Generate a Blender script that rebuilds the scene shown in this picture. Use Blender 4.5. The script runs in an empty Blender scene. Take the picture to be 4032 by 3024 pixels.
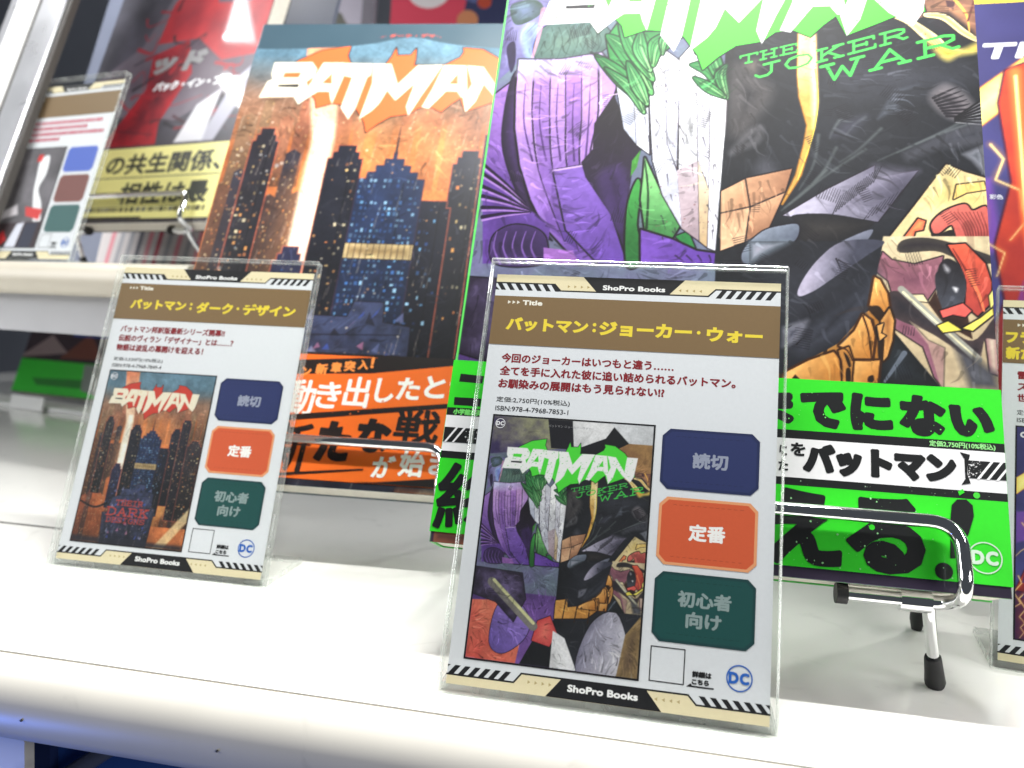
import bpy, bmesh, math, random
import numpy as np
from mathutils import Matrix, Vector

S = 0.001                                  # all measures below are millimetres
sc = bpy.context.scene
COL = sc.collection
rng = random.Random(7)
R = math.radians

# ------------------------------------------------------------------ camera
cam = bpy.data.cameras.new('camera'); co = bpy.data.objects.new('camera', cam); COL.objects.link(co)
cam.sensor_width = 36; cam.lens = 28.885
cam.clip_start = 0.005; cam.clip_end = 60
co.matrix_world = (Matrix.Translation((15.558*S, -219.58*S, 108.212*S)) @ Matrix.Rotation(R(11.468), 4, 'Z')
                   @ Matrix.Rotation(R(85.3), 4, 'X') @ Matrix.Rotation(R(2.515), 4, 'Z'))
cam.dof.use_dof = True; cam.dof.focus_distance = 0.255; cam.dof.aperture_fstop = 13.5
sc.camera = co

# ------------------------------------------------------------------ light
W = bpy.data.worlds.new('World'); sc.world = W; W.use_nodes = True
bg = W.node_tree.nodes['Background']; bg.inputs[0].default_value = (0.80, 0.88, 1.0, 1); bg.inputs[1].default_value = 0.10

def area(name, loc, target, sx, sy, power, col):
    l = bpy.data.lights.new(name, 'AREA'); l.shape = 'RECTANGLE'; l.size = sx*S; l.size_y = sy*S
    l.energy = power; l.color = col
    o = bpy.data.objects.new(name, l); COL.objects.link(o)
    o.location = Vector(loc)*S
    d = (Vector(target)-Vector(loc)).normalized()
    o.rotation_euler = d.to_track_quat('-Z', 'Y').to_euler()
    return o
area('shelf_strip_light', (18, 42, 520), (18, 10, 0), 270, 20, 6.4, (1.0, 0.985, 0.95))
area('right_strip_light', (560, 22, 520), (420, 10, 0), 460, 20, 3.2, (1.0, 0.985, 0.95))
area('left_strip_light', (-640, 10, 520), (-480, 0, 0), 500, 20, 3.4, (1.0, 0.99, 0.97))
area('left_front_fill', (-1250, -380, 430), (-60, 60, 110), 500, 420, 9.5, (0.97, 0.99, 1.0))  # added fill from the left, set clear of the cover reflections
area('right_front_fill', (1150, -760, 460), (20, 60, 110), 600, 420, 11.5, (1.0, 0.985, 0.97))  # matching added fill for cards and covers from the right
area('back_streak_light', (330, 430, 330), (60, 90, 0), 10, 10, 1.0, (1.0, 0.98, 0.93))  # lamp added behind the books to streak the shaded shelf
area('rear_streak_light', (-330, 520, 260), (-90, 130, 0), 12, 12, 0.35, (1.0, 0.98, 0.93))  # second added lamp, brightens the shelf under the left book
area('corner_strip_light', (-540, 385, 580), (-430, 300, 150), 300, 40, 1.9, (1.0, 1.0, 1.0))
area('blue_plinth_light', (-420, -150, -220), (-160, 60, -120), 200, 60, 0.9, (0.12, 0.25, 1.0))

vs = sc.view_settings
vs.view_transform = 'Standard'; vs.look = 'None'; vs.gamma = 1; vs.use_curve_mapping = False; vs.exposure = -0.30

# ------------------------------------------------------------------ helpers
def lin(c):
    c = np.asarray(c, float)/255.0
    return np.where(c <= .04045, c/12.92, ((c+.055)/1.055)**2.4)
KP = 0.86
def ink(c): return tuple(np.clip(lin(c)*KP, 0, .92))

def tag(o, label=None, cat=None, group=None, kind=None):
    if label: o['label'] = label
    if cat: o['category'] = cat
    if group: o['group'] = group
    if kind: o['kind'] = kind
    return o

def thing(name, label, cat, loc, rot=(0, 0, 0), group=None):
    o = bpy.data.objects.new(name, None); COL.objects.link(o)
    o.empty_display_size = .01
    o.location = Vector(loc)*S; o.rotation_euler = rot
    return tag(o, label, cat, group)

def link(name, me, mats, parent=None):
    o = bpy.data.objects.new(name, me); COL.objects.link(o)
    for m in (mats if isinstance(mats, (list, tuple)) else [mats]): me.materials.append(m)
    if parent: o.parent = parent
    return o

def N(m, t, **kw):
    n = m.node_tree.nodes.new(t)
    for k, v in kw.items(): setattr(n, k, v)
    return n

def newmat(name):
    m = bpy.data.materials.new(name); m.use_nodes = True
    return m, m.node_tree.nodes['Principled BSDF'], m.node_tree.links

def plain(name, col, rough=.5, metal=0, spec=.5, noise=.06, scale=60, bump=0, coat=0, smudge=0):
    m, b, L = newmat(name)
    tc = N(m, 'ShaderNodeTexCoord'); nz = N(m, 'ShaderNodeTexNoise'); nz.inputs['Scale'].default_value = scale
    nz.inputs['Detail'].default_value = 5
    L.new(tc.outputs['Object'], nz.inputs['Vector'])
    mr = N(m, 'ShaderNodeMapRange'); mr.inputs['To Min'].default_value = 1-noise; mr.inputs['To Max'].default_value = 1+noise*.5
    L.new(nz.outputs['Fac'], mr.inputs['Value'])
    mx = N(m, 'ShaderNodeMix', data_type='RGBA', blend_type='MULTIPLY'); mx.inputs['Factor'].default_value = 1
    mx.inputs['A'].default_value = (*col, 1); L.new(mr.outputs['Result'], mx.inputs['B'])
    last = mx
    if smudge:
        n3 = N(m, 'ShaderNodeTexNoise'); n3.inputs['Scale'].default_value = 46; n3.inputs['Detail'].default_value = 6; n3.inputs['Distortion'].default_value = 1.2
        L.new(tc.outputs['Object'], n3.inputs['Vector'])
        m3 = N(m, 'ShaderNodeMapRange'); m3.inputs['From Min'].default_value = .60; m3.inputs['From Max'].default_value = .74; m3.inputs['To Min'].default_value = 1; m3.inputs['To Max'].default_value = 1-smudge
        L.new(n3.outputs['Fac'], m3.inputs['Value'])
        last = N(m, 'ShaderNodeMix', data_type='RGBA', blend_type='MULTIPLY'); last.inputs['Factor'].default_value = 1
        L.new(mx.outputs['Result'], last.inputs['A']); L.new(m3.outputs['Result'], last.inputs['B'])
    L.new(last.outputs['Result'], b.inputs['Base Color'])
    mr2 = N(m, 'ShaderNodeMapRange'); mr2.inputs['To Min'].default_value = rough*.85; mr2.inputs['To Max'].default_value = min(1, rough*1.2)
    L.new(nz.outputs['Fac'], mr2.inputs['Value']); L.new(mr2.outputs['Result'], b.inputs['Roughness'])
    b.inputs['Metallic'].default_value = metal; b.inputs['Specular IOR Level'].default_value = spec
    if coat: b.inputs['Coat Weight'].default_value = coat; b.inputs['Coat Roughness'].default_value = .08
    if bump:
        bp = N(m, 'ShaderNodeBump'); bp.inputs['Strength'].default_value = bump; bp.inputs['Distance'].default_value = .0004
        L.new(nz.outputs['Fac'], bp.inputs['Height']); L.new(bp.outputs['Normal'], b.inputs['Normal'])
    return m

def printmat(name, rough=.4, spec=.4, coat=0, grain=.05, gscale=900, wave=0):
    """printed paper: colour from the print's own ink attribute, paper grain on top"""
    m, b, L = newmat(name)
    at = N(m, 'ShaderNodeAttribute', attribute_name='Ink')
    tc = N(m, 'ShaderNodeTexCoord'); nz = N(m, 'ShaderNodeTexNoise'); nz.inputs['Scale'].default_value = gscale; nz.inputs['Detail'].default_value = 3
    L.new(tc.outputs['Object'], nz.inputs['Vector'])
    mr = N(m, 'ShaderNodeMapRange'); mr.inputs['To Min'].default_value = 1-grain*2; mr.inputs['To Max'].default_value = 1+grain
    L.new(nz.outputs['Fac'], mr.inputs['Value'])
    mx = N(m, 'ShaderNodeMix', data_type='RGBA', blend_type='MULTIPLY'); mx.inputs['Factor'].default_value = 1
    L.new(at.outputs['Color'], mx.inputs['A']); L.new(mr.outputs['Result'], mx.inputs['B'])
    L.new(mx.outputs['Result'], b.inputs['Base Color'])
    b.inputs['Roughness'].default_value = rough; b.inputs['Specular IOR Level'].default_value = spec
    if coat: b.inputs['Coat Weight'].default_value = coat; b.inputs['Coat Roughness'].default_value = .06
    if wave:
        n2 = N(m, 'ShaderNodeTexNoise'); n2.inputs['Scale'].default_value = 22; n2.inputs['Detail'].default_value = 1
        L.new(tc.outputs['Object'], n2.inputs['Vector'])
        bp = N(m, 'ShaderNodeBump'); bp.inputs['Strength'].default_value = wave; bp.inputs['Distance'].default_value = .004
        L.new(n2.outputs['Fac'], bp.inputs['Height']); L.new(bp.outputs['Normal'], b.inputs['Normal'])
        if coat: L.new(bp.outputs['Normal'], b.inputs['Coat Normal'])
    return m

def clearmat(name, tint, gloss, rough=.03, edge=0.0):
    """clear acrylic: light goes straight through, with a Fresnel reflection; edge adds the milky glow of cut edges"""
    m = bpy.data.materials.new(name); m.use_nodes = True
    nt = m.node_tree; nt.nodes.remove(nt.nodes['Principled BSDF']); L = nt.links
    out = nt.nodes['Material Output']
    tr = N(m, 'ShaderNodeBsdfTransparent'); tr.inputs[0].default_value = (*tint, 1)
    gl = N(m, 'ShaderNodeBsdfGlossy'); gl.inputs['Roughness'].default_value = rough
    fr = N(m, 'ShaderNodeFresnel'); fr.inputs['IOR'].default_value = 1.49
    mul = N(m, 'ShaderNodeMath', operation='MULTIPLY'); mul.inputs[1].default_value = gloss; mul.use_clamp = True
    gm = N(m, 'ShaderNodeNewGeometry'); inv = N(m, 'ShaderNodeMath', operation='SUBTRACT'); inv.inputs[0].default_value = 1
    L.new(gm.outputs['Backfacing'], inv.inputs[1])
    fm = N(m, 'ShaderNodeMath', operation='MULTIPLY'); L.new(fr.outputs[0], fm.inputs[0]); L.new(inv.outputs[0], fm.inputs[1])
    L.new(fm.outputs[0], mul.inputs[0])
    mx = N(m, 'ShaderNodeMixShader'); L.new(mul.outputs[0], mx.inputs[0]); L.new(tr.outputs[0], mx.inputs[1]); L.new(gl.outputs[0], mx.inputs[2])
    last = mx
    if edge:
        df = N(m, 'ShaderNodeBsdfDiffuse'); df.inputs[0].default_value = (.85, .88, .86, 1)
        tl = N(m, 'ShaderNodeBsdfTranslucent'); tl.inputs[0].default_value = (.85, .88, .86, 1)
        ad = N(m, 'ShaderNodeMixShader'); ad.inputs[0].default_value = .5; L.new(df.outputs[0], ad.inputs[1]); L.new(tl.outputs[0], ad.inputs[2])
        tc = N(m, 'ShaderNodeTexCoord'); nz = N(m, 'ShaderNodeTexNoise'); nz.inputs['Scale'].default_value = 130; L.new(tc.outputs['Object'], nz.inputs['Vector'])
        mr = N(m, 'ShaderNodeMapRange'); mr.inputs['From Min'].default_value = .3; mr.inputs['From Max'].default_value = .7
        mr.inputs['To Min'].default_value = edge*.4; mr.inputs['To Max'].default_value = min(1, edge*1.3); L.new(nz.outputs['Fac'], mr.inputs['Value'])
        m2 = N(m, 'ShaderNodeMixShader'); L.new(mr.outputs[0], m2.inputs[0]); L.new(mx.outputs[0], m2.inputs[1]); L.new(ad.outputs[0], m2.inputs[2])
        last = m2
    L.new(last.outputs[0], out.inputs['Surface'])
    return m

M_paper = printmat('card_paper', .55, .3, 0, .03)
M_cover = printmat('laminated_cover', .5, .16, .10, .04, 700, .02)
M_film = printmat('filmed_cover', .42, .3, .3, .04, 700, .04)
M_obi = printmat('band_paper', .42, .35, .12, .03, 700, .05)
M_pages = plain('book_pages', (.74, .70, .62), .8, noise=.2, scale=400)
M_white = plain('white_laminate', (.86, .86, .83), .16, noise=.05, scale=14, coat=.45, smudge=.12)
M_rail = plain('cream_edge_rail', (.60, .58, .53), .34, noise=.10, scale=34, bump=.05, smudge=.22)
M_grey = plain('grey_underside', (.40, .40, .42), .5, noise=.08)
M_chrome = plain('chrome_wire', (.83, .84, .85), .06, metal=1, noise=.04, scale=200)
M_rubber = plain('black_rubber', (.012, .012, .014), .5, noise=.2, scale=500)
M_dark = plain('dark_line', (.06, .055, .05), .7)
M_joint = plain('joint_gap', (.16, .14, .10), .8, noise=.5, scale=300)
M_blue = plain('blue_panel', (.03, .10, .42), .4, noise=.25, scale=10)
M_bluelit = plain('lit_blue_tone', (.06, .16, .75), .4, noise=.15, scale=10)  # blue light on the cabinet side put into a stronger base colour
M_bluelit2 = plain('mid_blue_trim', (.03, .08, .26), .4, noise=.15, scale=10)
M_navy = plain('navy_frame', (.015, .03, .12), .5, noise=.2)
M_wall = plain('charcoal_wall', (.14, .15, .18), .6, noise=.3, scale=6)
M_steel = plain('satin_steel', (.62, .63, .66), .28, metal=.7, noise=.1, scale=40)
M_clear = clearmat('clear_acrylic', (.985, .99, .985), 1.0)
M_edge = clearmat('acrylic_cut_edge', (.93, .95, .93), 1.6, .08, .26)
M_foam = plain('white_tag', (.85, .85, .85), .6)

# ------------------------------------------------------------------ mesh building
def box_bm(bm, x0, x1, y0, y1, z0, z1, mi=0, bevel=0, seg=2):
    vs_ = [bm.verts.new((x*S, y*S, z*S)) for x in (x0, x1) for y in (y0, y1) for z in (z0, z1)]
    fs = [(0, 1, 3, 2), (4, 6, 7, 5), (0, 4, 5, 1), (2, 3, 7, 6), (0, 2, 6, 4), (1, 5, 7, 3)]
    out = []
    for f in fs:
        q = bm.faces.new([vs_[i] for i in f]); q.material_index = mi; out.append(q)
    if bevel:
        es = list({e for f in out for e in f.edges})
        bmesh.ops.bevel(bm, geom=es, offset=bevel*S, segments=seg, affect='EDGES', profile=.5)
    return out

def bm_obj(name, bm, mats, parent=None, smooth=False, auto=None):
    bmesh.ops.recalc_face_normals(bm, faces=bm.faces[:])
    me = bpy.data.meshes.new(name); bm.to_mesh(me); bm.free()
    if smooth:
        for p in me.polygons: p.use_smooth = True
        if auto:
            me.set_sharp_from_angle(angle=R(auto))
    return link(name, me, mats, parent)

def box(name, b, mat, parent=None, bevel=0):
    bm = bmesh.new(); box_bm(bm, *b, bevel=bevel)
    return bm_obj(name, bm, mat, parent)

def fillet(pts, rad, n=7):
    out = [Vector(pts[0])]
    for i in range(1, len(pts)-1):
        p = Vector(pts[i]); a = (Vector(pts[i-1])-p); b = (Vector(pts[i+1])-p)
        r = min(rad, a.length*.45, b.length*.45)
        a.normalize(); b.normalize()
        p0 = p+a*r; p2 = p+b*r
        for k in range(n+1):
            t = k/n
            out.append(p0*(1-t)**2+p*2*t*(1-t)+p2*t*t)
    out.append(Vector(pts[-1])); return out

def tube_bm(bm, pts, rad, seg=14, cap=True):
    pts = [Vector(p) for p in pts]; n = len(pts)
    rads = rad if isinstance(rad, (list, tuple)) else [rad]*n
    rings = []; up = None
    for i in range(n):
        t = (pts[min(i+1, n-1)]-pts[max(i-1, 0)]).normalized()
        if up is None:
            up = Vector((0, 0, 1)) if abs(t.z) < .9 else Vector((1, 0, 0))
        u = (up-t*up.dot(t)).normalized(); v = t.cross(u); up = u
        rings.append([bm.verts.new((pts[i]+(u*math.cos(a)+v*math.sin(a))*rads[i])*S) for a in (2*math.pi*k/seg for k in range(seg))])
    for i in range(n-1):
        for k in range(seg):
            bm.faces.new((rings[i][k], rings[i][(k+1) % seg], rings[i+1][(k+1) % seg], rings[i+1][k]))
    if cap:
        bm.faces.new(rings[0][::-1]); bm.faces.new(rings[-1])

def tube(name, pts, rad, mat, parent=None, seg=14):
    bm = bmesh.new(); tube_bm(bm, pts, rad, seg)
    return bm_obj(name, bm, mat, parent, smooth=True, auto=50)

# ------------------------------------------------------------------ flat print: lettering and shapes laid on a sheet
_tc = bpy.data.curves.new('text_tmp', 'FONT'); _tc.resolution_u = 3
_to = bpy.data.objects.new('text_tmp', _tc); COL.objects.link(_to)
_tcache = {}
def glyphs(body, offset=0):
    k = (body, offset)
    if k not in _tcache:
        _tc.body = body; _tc.offset = offset
        bpy.context.view_layer.update()
        me = bpy.data.meshes.new_from_object(_to.evaluated_get(bpy.context.evaluated_depsgraph_get()))
        v = np.array([q.co[:2] for q in me.vertices]) if len(me.vertices) else np.zeros((0, 2))
        f = [tuple(p.vertices) for p in me.polygons]
        bpy.data.meshes.remove(me)
        _tcache[k] = (v, f)
    return _tcache[k]

class Sheet:
    """one printed surface in millimetres: flat shapes stacked a few microns apart, one ink colour each"""
    def __init__(s, step=.0008, z0=.02): s.v = []; s.f = []; s.c = []; s.z = z0; s.step = step
    def up(s): s.z += s.step
    def add(s, v, f, col):
        b = len(s.v); c = ink(col)
        s.v += [(x, y, s.z) for x, y in v]; s.c += [c]*len(v)
        s.f += [tuple(i+b for i in q) for q in f]; s.up()
    def poly(s, pts, col): s.add(pts, [tuple(range(len(pts)))], col)
    def rect(s, x0, y0, x1, y1, col): s.poly([(x0, y0), (x1, y0), (x1, y1), (x0, y1)], col)
    def multi(s, polys, col):
        v = []; f = []
        for p in polys: f.append(tuple(range(len(v), len(v)+len(p)))); v += p
        s.add(v, f, col)
    def line(s, pts, w, col):
        polys = []
        for (x0, y0), (x1, y1) in zip(pts, pts[1:]):
            d = math.hypot(x1-x0, y1-y0); ux, uy = (x1-x0)/d, (y1-y0)/d; e = w*.35
            nx, ny = -uy*w/2, ux*w/2
            a = (x0-ux*e, y0-uy*e); b = (x1+ux*e, y1+uy*e)
            polys.append([(a[0]-nx, a[1]-ny), (b[0]-nx, b[1]-ny), (b[0]+nx, b[1]+ny), (a[0]+nx, a[1]+ny)])
        for p in polys: s.poly(p, col)
    def ring(s, cx, cy, r, w, col, n=40):
        v = []; f = []
        for k in range(n):
            a = 2*math.pi*k/n
            v += [(cx+(r-w/2)*math.cos(a), cy+(r-w/2)*math.sin(a)), (cx+(r+w/2)*math.cos(a), cy+(r+w/2)*math.sin(a))]
        for k in range(n):
            j = (k+1) % n; f.append((2*k, 2*k+1, 2*j+1, 2*j))
        s.add(v, f, col)
    def disc(s, cx, cy, r, col, n=32): s.poly([(cx+r*math.cos(2*math.pi*k/n), cy+r*math.sin(2*math.pi*k/n)) for k in range(n)], col)
    def text(s, body, x0, y0, x1=None, h=None, y1=None, col=(0, 0, 0), bold=0, rot=0, shear=0, offset=0):
        """left baseline-box corner (x0,y0); stretched to width x1-x0 and ink height h (or y1-y0); bold in mm"""
        hh = h if h is not None else y1-y0
        if bold and all(0x3040 <= ord(ch) < 0x3100 for ch in body) and bold/hh > .06:
            offset = min(.033, bold/hh*.36) if not set(body) & set('ダクま') else 0; bold = bold-offset*2*hh
        v, f = glyphs(body, offset)
        if not len(v): return
        lo = v.min(0); hi = v.max(0)
        if y1 is not None: h = y1-y0
        w = (x1-x0) if x1 is not None else (hi[0]-lo[0])*h/(hi[1]-lo[1])
        q = (v-lo)/(hi-lo)*[max(w-bold, .01), max(h-bold, .01)]+bold/2
        q[:, 0] += shear*q[:, 1]
        c, sn = math.cos(R(rot)), math.sin(R(rot))
        offs = [(0, 0)]
        if bold:
            nb = 14 if bold > .8 else 6
            offs = [(bold/2*math.cos(2*math.pi*k/nb), bold/2*math.sin(2*math.pi*k/nb)) for k in range(nb)]+[(0, 0)]
        for dx, dy in offs:
            p = q+[dx, dy]
            r = np.c_[x0+p[:, 0]*c-p[:, 1]*sn, y0+p[:, 0]*sn+p[:, 1]*c]
            s.add([tuple(t) for t in r], f, col)
    def speckle(s, x0, y0, x1, y1, n, rmin, rmax, col):
        polys = []
        for _ in range(n):
            cx, cy = rng.uniform(x0, x1), rng.uniform(y0, y1); r = rmin+(rmax-rmin)*rng.random()**3
            polys.append([(cx+r*rng.uniform(.7, 1.2)*math.cos(a), cy+r*rng.uniform(.7, 1.2)*math.sin(a)) for a in (2*math.pi*k/7 for k in range(7))])
        s.multi(polys, col)
    def build(s, name, mat, parent=None, w=0.0):
        me = bpy.data.meshes.new(name)
        me.from_pydata([(x*S, y*S, (z+w)*S) for x, y, z in s.v], [], s.f)
        ca = me.color_attributes.new('Ink', 'FLOAT_COLOR', 'POINT')
        ca.data.foreach_set('color', np.c_[np.array(s.c), np.ones(len(s.c))].astype(np.float32).ravel())
        # every print faces the viewer
        bm = bmesh.new(); bm.from_mesh(me)
        bad = [f for f in bm.faces if f.normal.z < 0]
        bmesh.ops.reverse_faces(bm, faces=bad); bm.to_mesh(me); bm.free()
        return link(name, me, mat, parent)

# ------------------------------------------------------------------ painted illustration on a fine grid of vertices
def vnoise(X, Y, scale, seed, octv=3):
    r = np.random.RandomState(seed); out = np.zeros_like(X); amp = 1; tot = 0
    for o in range(octv):
        G = r.rand(64, 64); u = X/scale*(2**o); v = Y/scale*(2**o)
        i = np.floor(u).astype(int); j = np.floor(v).astype(int); fu = u-i; fv = v-j
        fu = fu*fu*(3-2*fu); fv = fv*fv*(3-2*fv)
        g = lambda a, b: G[a % 64, b % 64]
        out += amp*((g(i, j)*(1-fu)+g(i+1, j)*fu)*(1-fv)+(g(i, j+1)*(1-fu)+g(i+1, j+1)*fu)*fv)
        tot += amp; amp *= .5
    return out/tot

def smooth_loop(p, closed=True, n=6):
    p = np.asarray(p, float); m = len(p); out = []
    rng_ = range(m) if closed else range(m-1)
    for i in rng_:
        a, b, c, d = (p[(i-1) % m], p[i], p[(i+1) % m], p[(i+2) % m]) if closed else (p[max(i-1, 0)], p[i], p[i+1], p[min(i+2, m-1)])
        for k in range(n):
            t = k/n
            out.append(.5*((2*b)+(-a+c)*t+(2*a-5*b+4*c-d)*t*t+(-a+3*b-3*c+d)*t**3))
    if not closed: out.append(p[-1])
    return np.array(out)

class Art:
    def __init__(s, x0, y0, x1, y1, res, base=(128, 128, 128), H=None):
        s.x0, s.y0 = x0, y0
        s.nx = int(round((x1-x0)/res))+1; s.ny = int(round((y1-y0)/res))+1
        s.xs = np.linspace(x0, x1, s.nx); s.ys = np.linspace(y0, y1, s.ny); s.res = res
        s.C = np.tile(np.array(base, float), (s.ny, s.nx, 1)); s.H = H; s.org = (0, 0, 1)
    def frame(s, ox, oy, k): s.org = (ox, oy, k); return s       # which traced crop the next coordinates come from
    def mm(s, pts):
        p = np.asarray(pts, float).reshape(-1, 2)
        if s.org is None: return p
        q = np.c_[p*s.org[2]+[s.org[0], s.org[1]], np.ones(len(p))]@np.array(s.H).T
        return q[:, :2]/q[:, 2:]
    def _win(s, P, pad):
        i0 = np.searchsorted(s.xs, P[:, 0].min()-pad); i1 = np.searchsorted(s.xs, P[:, 0].max()+pad)
        j0 = np.searchsorted(s.ys, P[:, 1].min()-pad); j1 = np.searchsorted(s.ys, P[:, 1].max()+pad)
        return slice(j0, j1), slice(i0, i1)
    def _sd(s, P, X, Y):
        inside = np.zeros(X.shape, bool); d2 = np.full(X.shape, 1e18)
        Q = np.roll(P, -1, 0)
        for (ax, ay), (bx, by) in zip(P, Q):
            dx, dy = bx-ax, by-ay; L = dx*dx+dy*dy
            if L < 1e-12: continue
            t = np.clip(((X-ax)*dx+(Y-ay)*dy)/L, 0, 1)
            d2 = np.minimum(d2, (X-ax-t*dx)**2+(Y-ay-t*dy)**2)
            if ay != by:
                c = (ay > Y) != (by > Y)
                inside ^= c & (X < (bx-ax)*(Y-ay)/(by-ay)+ax)
        d = np.sqrt(d2); return np.where(inside, -d, d)
    def poly(s, pts, c1, c2=None, g=None, soft=None, a=1.0, sm=0, out=0, oc=(20, 16, 22), tex=0, tsc=4, holes=None, seed=1):
        P = s.mm(pts)
        if sm: P = smooth_loop(P)
        soft = soft or s.res*1.2
        wj, wi = s._win(P, out+soft+.5)
        X, Y = np.meshgrid(s.xs[wi], s.ys[wj])
        if X.size == 0: return
        d = s._sd(P, X, Y)
        for h in holes or []:
            hp = s.mm(h); d = np.maximum(d, -s._sd(smooth_loop(hp) if sm else hp, X, Y))
        if out:
            al = np.clip(.5-(d-out)/(s.res*1.4), 0, 1)[..., None]
            s.C[wj, wi] = s.C[wj, wi]*(1-al)+np.array(oc, float)*al
        al = a*np.clip(.5-d/soft, 0, 1)[..., None]
        col = np.tile(np.array(c1, float), (*X.shape, 1))
        if c2 is not None:
            if g is None: t = np.clip(-d/(np.abs(d[d < 0]).max() if (d < 0).any() else 1), 0, 1)
            else:
                ga, gb = s.mm(g); gd = gb-ga; t = np.clip(((X-ga[0])*gd[0]+(Y-ga[1])*gd[1])/(gd@gd), 0, 1)
            if tex: t = np.clip(t+(vnoise(X, Y, tsc, seed)-.5)*tex*2, 0, 1)
            col = np.array(c1, float)*(1-t[..., None])+np.array(c2, float)*t[..., None]
        elif tex:
            col = col*(1+(vnoise(X, Y, tsc, seed)-.5)*2*tex)[..., None]
        s.C[wj, wi] = s.C[wj, wi]*(1-al)+col*al
    def stroke(s, pts, w0, w1=None, c=(20, 16, 22), a=1.0, sm=1, soft=None):
        P = s.mm(pts)
        if sm and len(P) > 2: P = smooth_loop(P, False)
        w1 = w0 if w1 is None else w1
        wm = max(w0, w1); soft = soft or s.res*1.1
        wj, wi = s._win(P, wm+soft)
        X, Y = np.meshgrid(s.xs[wi], s.ys[wj])
        if X.size == 0: return
        best = np.full(X.shape, 1e9); n = len(P)-1
        for i in range(n):
            (ax, ay), (bx, by) = P[i], P[i+1]; dx, dy = bx-ax, by-ay; L = dx*dx+dy*dy
            if L < 1e-12: continue
            t = np.clip(((X-ax)*dx+(Y-ay)*dy)/L, 0, 1)
            w = (w0+(w1-w0)*(i+t)/n)/2
            best = np.minimum(best, np.hypot(X-ax-t*dx, Y-ay-t*dy)-w)
        al = (a*np.clip(.5-best/soft, 0, 1))[..., None]
        s.C[wj, wi] = s.C[wj, wi]*(1-al)+np.array(c, float)*al
    def tint(s, fn):
        X, Y = np.meshgrid(s.xs, s.ys); s.C = fn(X, Y, s.C)
    def dots(s, n, box_, r0, r1, cols, a=1, seed=3, stretch=1):
        q = random.Random(seed)
        for _ in range(n):
            x = q.uniform(box_[0], box_[2]); y = q.uniform(box_[1], box_[3]); r = r0+(r1-r0)*q.random()**2
            i0, i1 = np.searchsorted(s.xs, [x-r-s.res, x+r+s.res]); j0, j1 = np.searchsorted(s.ys, [y-r*stretch-s.res, y+r*stretch+s.res])
            X, Y = np.meshgrid(s.xs[i0:i1], s.ys[j0:j1])
            if X.size == 0: continue
            al = (a*q.uniform(.5, 1)*np.clip(.5-(np.hypot(X-x, (Y-y)/stretch)-r)/(s.res*1.3), 0, 1))[..., None]
            s.C[j0:j1, i0:i1] = s.C[j0:j1, i0:i1]*(1-al)+np.array(q.choice(cols), float)*al
    def brush(s, n, box_, l0, l1, w0, w1, seed=1, dark=.5, amt=.8, turn=60):
        q = random.Random(seed)
        X = np.array([[q.uniform(box_[0], box_[2]) for _ in range(n)]]); Y = np.array([[q.uniform(box_[1], box_[3]) for _ in range(n)]])
        an = (vnoise(X, Y, turn, seed+3, 2)*4.2*math.pi)[0]; keep = s.org; s.org = None
        for k in range(n):
            x, y = X[0, k], Y[0, k]; i = min(s.nx-1, max(0, int((x-s.x0)/s.res))); j = min(s.ny-1, max(0, int((y-s.y0)/s.res)))
            c = s.C[j, i]; lum = c.mean()
            f = q.uniform(.4, .72) if (q.random() < dark and lum > 46) else q.uniform(1.12, 1.4)
            if lum < 60 and q.random() < .72: continue
            cc = np.clip(c*f+(q.uniform(4, 22) if f > 1 else 0), 0, 255)
            l = q.uniform(l0, l1); a_ = an[k]+q.uniform(-.25, .25); b_ = a_+q.uniform(-.7, .7)
            m = (x+l*.5*math.cos(a_), y+l*.5*math.sin(a_)); e = (m[0]+l*.5*math.cos(b_), m[1]+l*.5*math.sin(b_))
            ok = True
            for px, py in (m, e):
                i2 = min(s.nx-1, max(0, int((px-s.x0)/s.res))); j2 = min(s.ny-1, max(0, int((py-s.y0)/s.res)))
                if np.abs(s.C[j2, i2]-c).max() > 46: ok = False
            if ok: s.stroke([(x, y), m, e], q.uniform(w0, w1), .06, cc, a=amt*q.uniform(.4, 1))
        s.org = keep
    def grain(s, a1=.10, a2=.16, seed=2):
        s.tint(lambda X, Y, C: np.clip(C*(1+(vnoise(X, Y, 1.4, seed, 2)-.5)*2*a1+(vnoise(X, Y, 11, seed+9, 4)-.5)*2*a2)[..., None], 0, 255))
    def build(s, name, mat, parent, w=0.02, fit=None, bow=None):
        """fit = (x0,y0,x1,y1): print the picture at that place and size"""
        X, Y = np.meshgrid(s.xs, s.ys)
        if fit:
            U = fit[0]+(X-s.xs[0])/(s.xs[-1]-s.xs[0])*(fit[2]-fit[0]); V = fit[1]+(Y-s.ys[0])/(s.ys[-1]-s.ys[0])*(fit[3]-fit[1])
        else: U, V = X, Y
        Z = np.full(U.shape, w) if bow is None else w+bow(U, V)
        co_ = np.stack([U, V, Z], -1).reshape(-1, 3)*S
        idx = np.arange(s.nx*s.ny).reshape(s.ny, s.nx)
        q = np.stack([idx[:-1, :-1], idx[:-1, 1:], idx[1:, 1:], idx[1:, :-1]], -1).reshape(-1, 4)
        me = bpy.data.meshes.new(name)
        me.vertices.add(len(co_)); me.vertices.foreach_set('co', co_.astype(np.float32).ravel())
        me.loops.add(q.size); me.loops.foreach_set('vertex_index', q.astype(np.int32).ravel())
        me.polygons.add(len(q)); me.polygons.foreach_set('loop_start', np.arange(0, q.size, 4, dtype=np.int32))
        me.polygons.foreach_set('use_smooth', np.ones(len(q), bool))
        me.update(calc_edges=True)
        ca = me.color_attributes.new('Ink', 'FLOAT_COLOR', 'POINT')
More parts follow.
